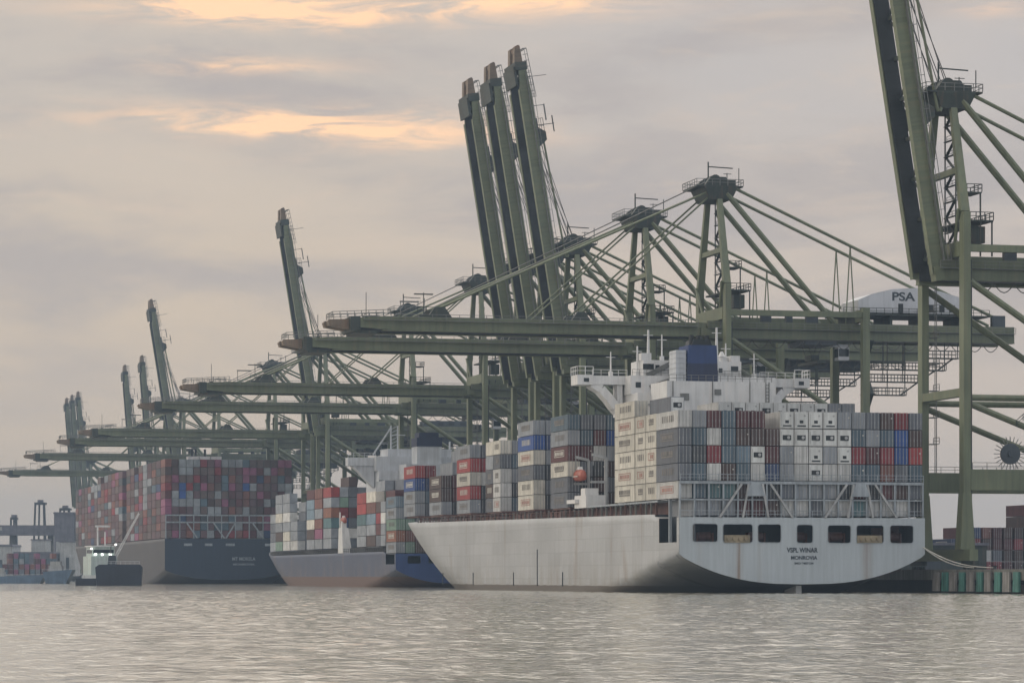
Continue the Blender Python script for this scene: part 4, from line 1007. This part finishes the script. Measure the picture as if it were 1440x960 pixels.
# container yard on the quay, right
rnd = random.Random(5)
yc = ['maroon', 'crimson', 'brown', 'maroon', 'maroon', 'navy blue', 'brown', 'light grey', 'rust red', 'grey']
for c in range(9):
    nT = (3, 4, 4, 4, 4, 4, 4, 6, 6)[c]
    for k in range(nT):
        col = rnd.choice(yc)
        if (c, k) == (3, 1): col = 'white'
        if (c, k) == (3, 0): col = 'crimson'
        if (c, k) == (7, 2): col = 'light grey'
        add(296.5 + c * 2.9, 726.0, QZ + .05 + k * TIER, col, 40, 'dry', True, c == 0, '%s container, %s tier, %s row from left, quay yard stack right of crane' % (col, ORD[k], ['first', 'second', 'third'][c] if c < 3 else ROW[c]), 'containers in the quay yard')
for c in range(4):
    for k, col in enumerate((['teal', 'grey', 'light grey'], ['dark grey', 'teal', 'white'], ['blue grey', 'pale blue', 'white'], ['dark grey', 'blue grey'])[c]):
        add(283.5 + c * 2.9, 756.0, QZ + .05 + k * TIER, col, 40, 'dry', True, c == 0, '%s container, %s tier, %s row from left, low yard stack behind crane leg' % (col, ORD[k], ['first', 'second', 'third', 'fourth'][c]), 'containers in the quay yard')

specs.sort(key=lambda d: W(d['t'], d['s']).y / (1 if d['size'] == 40 else .8))
LIM = 300
used_lab = {}
for i, d in enumerate(specs[:LIM]):
    me = ME40 if d['size'] == 40 else ME20
    o = bpy.data.objects.new('shipping_container', me); C.objects.link(o)
    o.location = W(d['t'], d['s'], d['z']); o.rotation_euler.z = A
    kk = rnd.uniform(.85, 1.1); col = tuple(min(1, v * kk) for v in PAL[d['col']]); o.color = (*col, 1)
    tag(o, d['label'], 'container', d['grp'])
    if d['end']:
        if d['kind'] == 'reefer':
            c = bpy.data.objects.new('refrigeration_unit', UNIT[i % 2]); C.objects.link(c); c.parent = o
        else:
            for sx in (-1, 1):
                c = bpy.data.objects.new('door', DOOR[1 if sx > 0 and rnd.random() < .3 else 0]); C.objects.link(c); c.parent = o; c.location = (sx * .6, 0, 0); c.color = o.color
    if d['side']:
        mk = 'markl' if d['col'] in ('red', 'crimson', 'maroon', 'blue', 'rust red', 'brown', 'navy blue', 'dark grey', 'teal', 'orange') else ('markr' if (d['col'] in ('cream', 'white') and i % 3 == 0) else 'markd')
        c = bpy.data.objects.new('side_marking', MARKS[(d['size'], (i * 7) % 3, mk)]); C.objects.link(c); c.parent = o

# every smaller container of the far stacks: one mesh
far = MB(); fcol = []
def farbox(t, s, z, col, L=12.19):
    p = .0
    v = rnd.uniform(.85, 1.15)
    corners = [W(t + a, s + b) for a, b in ((-WC / 2, 0), (WC / 2, 0), (WC / 2, L), (-WC / 2, L))]
    vs = [(c.x, c.y, z) for c in corners] + [(c.x, c.y, z + HC) for c in corners]
    far._add(vs, [(3, 2, 1, 0), (4, 5, 6, 7), (0, 1, 5, 4), (1, 2, 6, 5), (2, 3, 7, 6), (3, 0, 4, 7)]); fcol.extend([tuple(x * v for x in PAL[col])] * 6)
for d in specs[LIM:]: farbox(d['t'], d['s'], d['z'], d['col'], 12.19 if d['size'] == 40 else 6.06)
mix3 = ['maroon'] * 3 + ['dusky maroon'] * 7 + ['dusky brown'] * 7 + ['brown'] * 2 + ['rust red'] * 2 + ['dark grey', 'navy blue', 'pink', 'crimson', 'pink', 'rust red', 'rust red', 'light grey', 'light grey', 'blue grey']
P3 = T3 - 23.4
for c in range(18):
    nt_ = 10
    for k in range(nt_):
        col = rnd.choice(mix3)
        up_ = k - 3
        if (up_, c) in ((0, 4), (0, 6), (0, 7), (1, 1), (1, 2), (1, 3), (1, 4), (2, 3), (2, 7), (6, 4), (7, 4), (7, 6), (7, 7), (6, 8), (6, 9), (6, 10), (5, 3), (6, 3)): col = 'light grey'
        if (up_, c) in ((4, 11), (5, 11), (5, 12), (1, 0), (4, 1), (5, 15)): col = 'pink'
        if (up_, c) in ((2, 2), (3, 2), (3, 11)): col = 'blue'
        farbox(P3 + 1.3 + c * 2.62, S3S + 1.0, 16.9 + k * TIER, col)
for bnum in range(1, 24):
    s = S3S + 1.0 + bnum * 13.3
    if 117 < s - S3S < 132: continue
    nt_ = 10 if bnum < 17 else 9
    if bnum in (6, 15): nt_ -= 1
    for k in range(nt_):
        for c in (0, 1):
            col = rnd.choice(mix3)
            if c == 0 and bnum in (4,) and k > 5: col = 'light grey'
            farbox(P3 + 1.3 + c * 2.62, s, 16.9 + k * TIER, col, 12.19)
    for c in range(2, 17, 1): farbox(P3 + 1.3 + c * 2.62, s, 16.9 + (nt_ - 1) * TIER, rnd.choice(mix3))
# dock stacks at the far left
for c in range(16):
    for k in range(rnd.choice((2, 3, 4))):
        farbox(118 + c * 2.9, 1660, QZ + k * TIER, rnd.choice(['light grey', 'pink', 'rust red', 'grey', 'maroon', 'blue grey']))
o = far.build('shipping_containers', M['palette'])
att = o.data.color_attributes.new('paint_colour', 'FLOAT_COLOR', 'CORNER')
for p in o.data.polygons:
    for li in p.loop_indices: att.data[li].color = (*fcol[p.index], 1)
tag(o, 'maroon and brown containers stacked high on the far dark ship and the far docks', 'containers', kind='stuff')

# ------------------------------------------------------------------ small vessels, far dock
def pix(x, y, Y): return Vector(((x - 720) / 4300 * Y, Y, CAMZ + (810 - y) / 4300 * Y))
p = pix(158, 822, 960)
wb = thing('work_boat', 'pale green workboat with wheelhouse lights lying beside the dark ship', 'boat', 0, 0); wb.location = (p.x, 960, 0); wb.rotation_euler.z = A + R(6)
b = MB(); b.prism([(-4.6, 0), (4.6, 0), (5, 22), (3.4, 30), (0, 35), (-3.4, 30), (-5, 22)], 'z', -1, 3.2); b.build('hull', M['frame'], wb)
hs = MB().box(-4.2, 4.2, 12, 24, 3.2, 9.2).box(-3.6, 3.6, 13, 22, 9.2, 12.2).build('deckhouse', M['boat_green'], wb)
MB().box(-3.3, 3.3, 12.9, 13, 10.2, 11.3).box(-3.7, -3.6, 13.6, 21, 10.2, 11.3).build('wheelhouse_window', M['glass'], hs)
MB().box(-4.0, 4.0, 12.4, 22.6, 12.2, 12.6).build('wheelhouse_roof', M['white'], hs)
b = MB(); b.tube((-1, 17, 12.6), (-1, 17, 19), .25, 8).tube((1.4, 17, 12.6), (1.4, 17, 17), .2, 8).bar((-1.8, 17, 18.8), (3, 17, 18.8), .3, .6); b.build('mast', M['white'], wb)
b = MB()
for x, y, z in ((-4, 12.6, 11.6), (3.9, 12.6, 12.9), (-2.6, 12.8, 9.8), (-.4, 12.8, 9.8), (2.2, 12.8, 9.8)): b.box(x - .22, x + .22, y - .3, y, z - .22, z + .22)
b.build('lamp', M['lamp'], wb)
p = pix(176, 822, 935)
bg = thing('crane_barge', 'low dark barge with a pale lattice crane jib raised, in front of the dark ship', 'barge', 0, 0); bg.location = (p.x, 935, 0); bg.rotation_euler.z = R(6)
MB().prism([(-8.5, -1), (-9, 5.6), (-7.8, 6.4), (4.6, 6.4), (5.2, 5.6), (4.8, -1)], 'y', -3, 14).build('hull', M['boat_dark'], bg)
MB().box(-15, -8.8, -2, 8, -1, 2.2).build('pontoon', M['boat_dark'], bg)
MB().box(-5.4, -2.6, 2, 6, 6.4, 9.2, top=(.3, .3, .3, .3)).build('crane_house', M['mgrey'], bg)
b = MB()
jb, jt = Vector((-3.4, 3.4, 8.0)), Vector((4.0, 4.4, 22.0))
for dx, dz in ((-.4, 0), (.4, 0), (0, .7)): b.bar(jb + Vector((dx, 0, dz)), jt + Vector((dx * .4, 0, dz * .4)), .22)
for k in range(12):
    a = jb.lerp(jt, k / 12); c_ = jb.lerp(jt, (k + 1) / 12); b.bar(a + Vector((-.4, 0, 0)), c_ + Vector((.4, 0, 0)), .13); b.bar(a + Vector((.4, 0, 0)), c_ + Vector((0, 0, .6)), .13)
b.build('jib', M['white'], bg)
MB().tube((-4.6, 4, 9.2), (-4.4, 4, 12), .15).tube((-4.4, 4, 12), (4, 4.4, 21.8), .07, 5).build('jib_stay', M['rope'], bg)
MB().rail((-8.5, -2.9, 6.4), (4.4, -2.9, 6.4), 1.0, 1.4, .08).build('railing', M['pwhite'], bg)
def barge(x0, x1, Y, h, mat, lab, deck):
    a = pix(x0, 820, Y).x; c = pix(x1, 820, Y).x
    r = thing('moored_barge', lab, 'barge', 0, 0); r.location = ((a + c) / 2, Y, 0); r.rotation_euler.z = 0; w = (c - a) / 2
    MB().prism([(-w, h), (-w + 1.5, -1), (w - 3, -1), (w, h + .8)], 'y', -4, 5).build('hull', mat, r)
    MB().box(-w + 2, -w + 7, -2, 3, h, h + deck).box(-w + 2.5, -w + 6.5, -1.6, 2.6, h + deck, h + deck + 1.6).build('deckhouse', M['shedpale'], r)
    MB().rail((-w, -3.9, h), (w - 1, -3.9, h), 1.0, 2, .08).build('railing', M['pwhite'], r)
    return r
barge(62, 104, 1180, 4.6, M['barge_blue'], 'faded blue barge moored left of the workboat', 2.4)
barge(-18, 66, 1215, 2.6, M['barge_blue'], 'long low blue barge at the left picture edge', 2.0)
# far land and dock buildings
o = MB().box(-1500, -262, 1700, 5800, -1.5, 3.0).build('far_land', M['land']); tag(o, kind='structure')
o = MB().box(-1490, -270, 1690, 1700.0, -1.5, 3.4).build('far_quay_wall', M['concrete']); tag(o, kind='structure')
def shed(x0, x1, y0, y1, Y, depth, mat, lab, roof=1.2, nm='warehouse', bays=5):
    a = pix(x0, y0, Y); c = pix(x1, y1, Y)
    r = thing(nm, lab, 'building', 0, 0); r.location = ((a.x + c.x) / 2, Y, 3.0); r.rotation_euler.z = 0; w = (c.x - a.x) / 2; h = a.z - 3.0
    MB().box(-w, w, 0, depth, 0, h).build('wall', mat, r)
    MB().prism([(-w - .6, h), (w + .6, h), (w + .2, h + roof), (-w - .2, h + roof)], 'y', -.6, depth + .6).build('roof', M['shed'], r)
    for k in range(bays):
        x = -w + (k + .5) * 2 * w / bays; MB().box(x - w / bays * .6, x + w / bays * .6, -.12, -.02, h * .12, h * .55).build('door', M['mgrey' if k % 2 else 'shedpale'], r)
    return r
shed(-40, 17, 768, 815, 1720, 30, M['shedpale'], 'pale low warehouse at the left picture edge')
shed(20, 76, 778, 815, 1725, 30, M['shed'], 'dark brown-grey shed behind the blue barge', 1)
shed(44, 64, 759, 775, 1765, 20, M['shedpale'], 'small white block above the dark shed', .6, 'office_block', 3)
shed(84, 106, 762, 815, 1740, 20, M['shedpale'], 'pale pinkish-grey block beside the dark ship bow', .6, 'office_block', 3)
# elevated roadway behind the sheds
r = thing('elevated_road', 'long dark elevated roadway with pale parapet behind the far sheds', 'viaduct', 0, 0); r.location = (pix(40, 0, 1850).x, 1850, 3); r.rotation_euler.z = 0
zz = pix(0, 750, 1850).z - 3; z1 = pix(0, 738, 1850).z - 3
MB().box(-160, 45, 0, 14, zz - 1, z1).build('deck', M['shed'], r)
MB().box(-60, -16, -.3, -.02, z1 - 3.2, z1 - 1.0).build('parapet', M['shedpale'], r)
for k in range(9): MB().box(-150 + k * 23, -147 + k * 23, 4, 9, 0, zz - 1).build('pier', M['concrete'], r)
r2 = shed(76, 104, 722, 750, 1830, 14, M['shed'], 'tall dark block above the dark ship bow at left', 1, 'silo_block', 2)
def rtg(xc, ytop, Y, wpx, lab):
    c = pix(xc, ytop, Y); w = wpx / 4300 * Y / 2; H = c.z - 3
    r = thing('yard_gantry_crane', lab, 'crane', 0, 0, group='gantry cranes on the far dock'); r.location = (c.x, Y, 3); r.rotation_euler.z = 0
    for sx in (-1, 1):
        MB().bar((sx * w, 0, 0), (sx * w * .62, 0, H), 1.1, 1.1).build('leg', M['mgrey'], r)
        MB().bar((sx * w * .5, 7, 0), (sx * w * .3, 7, H), 1.0, 1.0).build('leg', M['mgrey'], r)
    MB().box(-w * .75, w * .75, -.6, 7.6, H - 1.4, H).build('top_girder', M['mgrey'], r)
    MB().box(-w * .85, w * .85, -.4, .4, H * .62, H * .62 + .8).build('cross_beam', M['mgrey'], r)
    MB().box(-1.6, 1.6, 1, 5, H, H + 1.6).build('trolley', M['shed'], r)
rtg(56, 706, 1900, 20, 'taller yard gantry crane standing above the elevated roadway')
rtg(91, 714, 1905, 20, 'yard gantry crane above the tall dark block at left')
rtg(19, 727, 1910, 11, 'smallest yard gantry crane near the left picture edge')

# yard lamp posts and a shed behind the near crane
for t, s, h, lab in ((262, 560, 26, 'slim grey lamp post on the quay right of the near crane leg'),):
    r = thing('lamp_post', lab, 'lamp post', t, s, QZ)
    MB().tube((0, 0, 0), (0, 0, h), .28, 8, .16).build('pole', M['steel'], r)
    MB().bar((-2, 0, h), (2, 0, h), .3, .3).box(-2.4, -1.2, -.3, .3, h - .3, h).box(1.2, 2.4, -.3, .3, h - .3, h).build('lamp_head', M['steel'], r)
r = thing('quay_shed', 'low dark olive shed behind the near crane leg on the quay', 'building', 279, 690, QZ)
MB().box(-11, 11, 0, 20, 0, 6.6).build('wall', M['dkgreen'], r)
MB().box(-11.5, 11.5, -.5, 20.5, 6.6, 7.2).build('roof', M['shed'], r)
MB().box(-5, -1, -.08, -.01, .2, 4.4).build('door', M['mgrey'], r)

# ------------------------------------------------------------------ sky, sun, haze, camera
def world():
    w = bpy.data.worlds.new('World'); bpy.context.scene.world = w; w.use_nodes = True
    nt = w.node_tree; L = nt.links.new; nt.nodes.clear()
    out = nn(nt, 'ShaderNodeOutputWorld')
    tc = nn(nt, 'ShaderNodeTexCoord'); sp = nn(nt, 'ShaderNodeSeparateXYZ'); L(tc.outputs['Generated'], sp.inputs[0])
    def mth(op, a, b=None, c=None, clamp=False):
        n = nn(nt, 'ShaderNodeMath', operation=op); n.use_clamp = clamp
        for i, v in enumerate((a, b, c)):
            if v is None: continue
            if isinstance(v, (int, float)): n.inputs[i].default_value = v
            else: L(v, n.inputs[i])
        return n.outputs[0]
    def rng(v, a, b, lo=0., hi=1., smooth=True):
        n = nn(nt, 'ShaderNodeMapRange'); n.interpolation_type = 'SMOOTHSTEP' if smooth else 'LINEAR'
        L(v, n.inputs['Value']); n.inputs['From Min'].default_value = a; n.inputs['From Max'].default_value = b; n.inputs['To Min'].default_value = lo; n.inputs['To Max'].default_value = hi
        return n.outputs['Result']
    def mix(f, a, b):
        n = nn(nt, 'ShaderNodeMix', data_type='RGBA')
        if isinstance(f, (int, float)): n.inputs[0].default_value = f
        else: L(f, n.inputs[0])
        for i, v in ((6, a), (7, b)):
            if isinstance(v, tuple): n.inputs[i].default_value = (*v, 1)
            else: L(v, n.inputs[i])
        return n.outputs[2]
    az = mth('ARCTAN2', sp.outputs['X'], sp.outputs['Y']); el = mth('ARCSINE', sp.outputs['Z'])
    def noise(sx, sy, sz, scale, det=6, rough=.55, dist=0.0):
        cb = nn(nt, 'ShaderNodeCombineXYZ'); L(mth('MULTIPLY', az, sx), cb.inputs[0]); L(mth('MULTIPLY', el, sy), cb.inputs[1]); cb.inputs[2].default_value = sz
        n = nn(nt, 'ShaderNodeTexNoise'); n.inputs['Scale'].default_value = scale; n.inputs['Detail'].default_value = det; n.inputs['Roughness'].default_value = rough; n.inputs['Distortion'].default_value = dist
        L(cb.outputs[0], n.inputs['Vector']); return n.outputs['Fac']
    wob = noise(9, 30, 3.7, 1.5, 5, .6)
    elw = mth('ADD', el, mth('MULTIPLY', mth('SUBTRACT', wob, .5), .016))
    n1 = noise(6, 22, 1.3, 1.6, 7, .55, .4); n2 = noise(18, 100, 5.1, 1.3, 9, .64, .8); n3 = noise(3, 9, 9.7, 1.0, 4)
    # base: warm grey low, cooler higher, warmer towards the set sun on the left
    low = mix(rng(az, -.12, .14), (.40, .31, .222), (.43, .345, .27))
    mid = mix(rng(az, -.12, .14), (.405, .33, .258), (.39, .327, .278))
    hi = mix(rng(az, -.1, .12), (.355, .312, .275), (.325, .302, .295))
    c = mix(rng(el, -.01, .07), low, mid); c = mix(rng(el, .08, .17), c, hi)
    dome = mix(rng(az, -1.6, .4), (.52, .48, .43), (.48, .54, .62))
    c = mix(rng(el, .2, .9), c, dome)
    c = mix(mth('MULTIPLY', rng(el, .19, .42), rng(el, 1.0, 1.5, 1, .5)), c, mix(rng(az, -.9, .9), (1.42, 1.31, 1.14), (1.22, 1.15, 1.06)))  # extra-bright sky band above the frame, added to light the water
    back = rng(mth('ABSOLUTE', az), .5, 2.2)
    c = mix(mth('MULTIPLY', back, .75), c, dome)
    # grey cloud bellies
    dk = mth('MULTIPLY', rng(n1, .42, .66), rng(el, .02, .10, .1, .75))
    c = mix(dk, c, (.265, .24, .237))
    lt = mth('MULTIPLY', rng(n3, .5, .75), .35); c = mix(lt, c, (.44, .36, .29))
    fine = mth('MULTIPLY', rng(noise(20, 85, 7.7, 1.2, 7, .62, .5), .5, .72), rng(el, .06, .13, 0, .30)); c = mix(fine, c, (.46, .36, .28))
    # glowing gaps in the cloud
    glow = None
    for x, y, wx, wy, st, sl in ((395, 176, 210, 22, 1.15, 0), (500, 14, 300, 22, .9, -.02), (330, 97, 130, 16, .5, 0), (610, 190, 150, 18, .35, .05), (280, 6, 90, 20, .6, 0), (760, 2, 90, 16, .6, 0), (1400, 22, 60, 18, .25, 0)):
        a0 = math.atan((x - 720) / 4300); e0 = math.atan((810 - y) / 4300)
        dx = mth('DIVIDE', mth('SUBTRACT', az, a0), wx / 4300); dy = mth('DIVIDE', mth('SUBTRACT', elw, e0), wy * .85 / 4300)
        d2 = mth('ADD', mth('MULTIPLY', dx, dx), mth('MULTIPLY', dy, dy))
        g = mth('MULTIPLY', mth('EXPONENT', mth('MULTIPLY', d2, -1.0)), st)
        glow = g if glow is None else mth('ADD', glow, g)
    glow = mth('MULTIPLY', glow, rng(n2, .36, .60, .05, 1.45), clamp=True)
    c = mix(mth('MULTIPLY', glow, .8), c, (.80, .49, .28))
    wide = mth('MULTIPLY', rng(noise(4, 16, 2.2, 2.2, 6, .6, .5), .58, .78), rng(el, .19, .3)); c = mix(mth('MULTIPLY', wide, .6), c, (.85, .6, .42))
    c = mix(rng(el, -.08, -.002), (.2, .2, .19), c)
    bg = nn(nt, 'ShaderNodeBackground'); L(c, bg.inputs['Color']); bg.inputs['Strength'].default_value = 1.25
    sky = nn(nt, 'ShaderNodeTexSky'); sky.sky_type = 'NISHITA'; sky.sun_disc = False; sky.sun_elevation = SUN_EL; sky.sun_rotation = SUN_ROT; sky.dust_density = 3; sky.air_density = 1.2
    b2 = nn(nt, 'ShaderNodeBackground'); L(sky.outputs[0], b2.inputs['Color']); b2.inputs['Strength'].default_value = .06
    ms = nn(nt, 'ShaderNodeMixShader'); ms.inputs[0].default_value = .90; L(b2.outputs[0], ms.inputs[1]); L(bg.outputs[0], ms.inputs[2]); L(ms.outputs[0], out.inputs['Surface'])
SUN_EL = R(16); SUN_AZ = R(-78)          # azimuth from +Y, negative = left
SUN_ROT = SUN_AZ % (2 * math.pi)
world()
sun = bpy.data.lights.new('sun', 'SUN'); sun.energy = 0.45; sun.angle = R(14); sun.color = (1.0, .9, .8)
so = bpy.data.objects.new('sun', sun); C.objects.link(so)
d = Vector((math.sin(SUN_AZ) * math.cos(SUN_EL), math.cos(SUN_AZ) * math.cos(SUN_EL), math.sin(SUN_EL)))
so.rotation_euler = d.to_track_quat('Z', 'Y').to_euler(); so.location = d * 300

HAZE = 0.00016
m = bpy.data.materials.new('harbour_haze'); m.use_nodes = True; nt = m.node_tree; nt.nodes.clear()
out = nn(nt, 'ShaderNodeOutputMaterial'); pv = nn(nt, 'ShaderNodeVolumePrincipled'); pv.inputs['Color'].default_value = (.44, .59, .78, 1); pv.inputs['Density'].default_value = HAZE
nt.links.new(pv.outputs[0], out.inputs['Volume'])
o = MB().box(-2500, 2500, -150, 6000, -4.2, 150).build('haze', m); tag(o, kind='stuff')

cam = bpy.data.cameras.new('camera'); cam.sensor_width = 36; cam.lens = 4300 / 1440 * 36; cam.shift_y = 330 / 1440; cam.clip_start = 1; cam.clip_end = 12000
co = bpy.data.objects.new('camera', cam); C.objects.link(co); co.location = (0, 0, CAMZ); co.rotation_euler = (R(90), 0, 0)
sc = bpy.context.scene; sc.camera = co
sc.render.engine = 'CYCLES'; sc.cycles.use_denoising = True; sc.cycles.max_bounces = 5; sc.cycles.volume_bounces = 0; sc.cycles.diffuse_bounces = 2; sc.cycles.glossy_bounces = 2
vs = sc.view_settings; vs.view_transform = 'Standard'; vs.look = 'None'; vs.exposure = 0.58; vs.gamma = 1; vs.use_curve_mapping = False
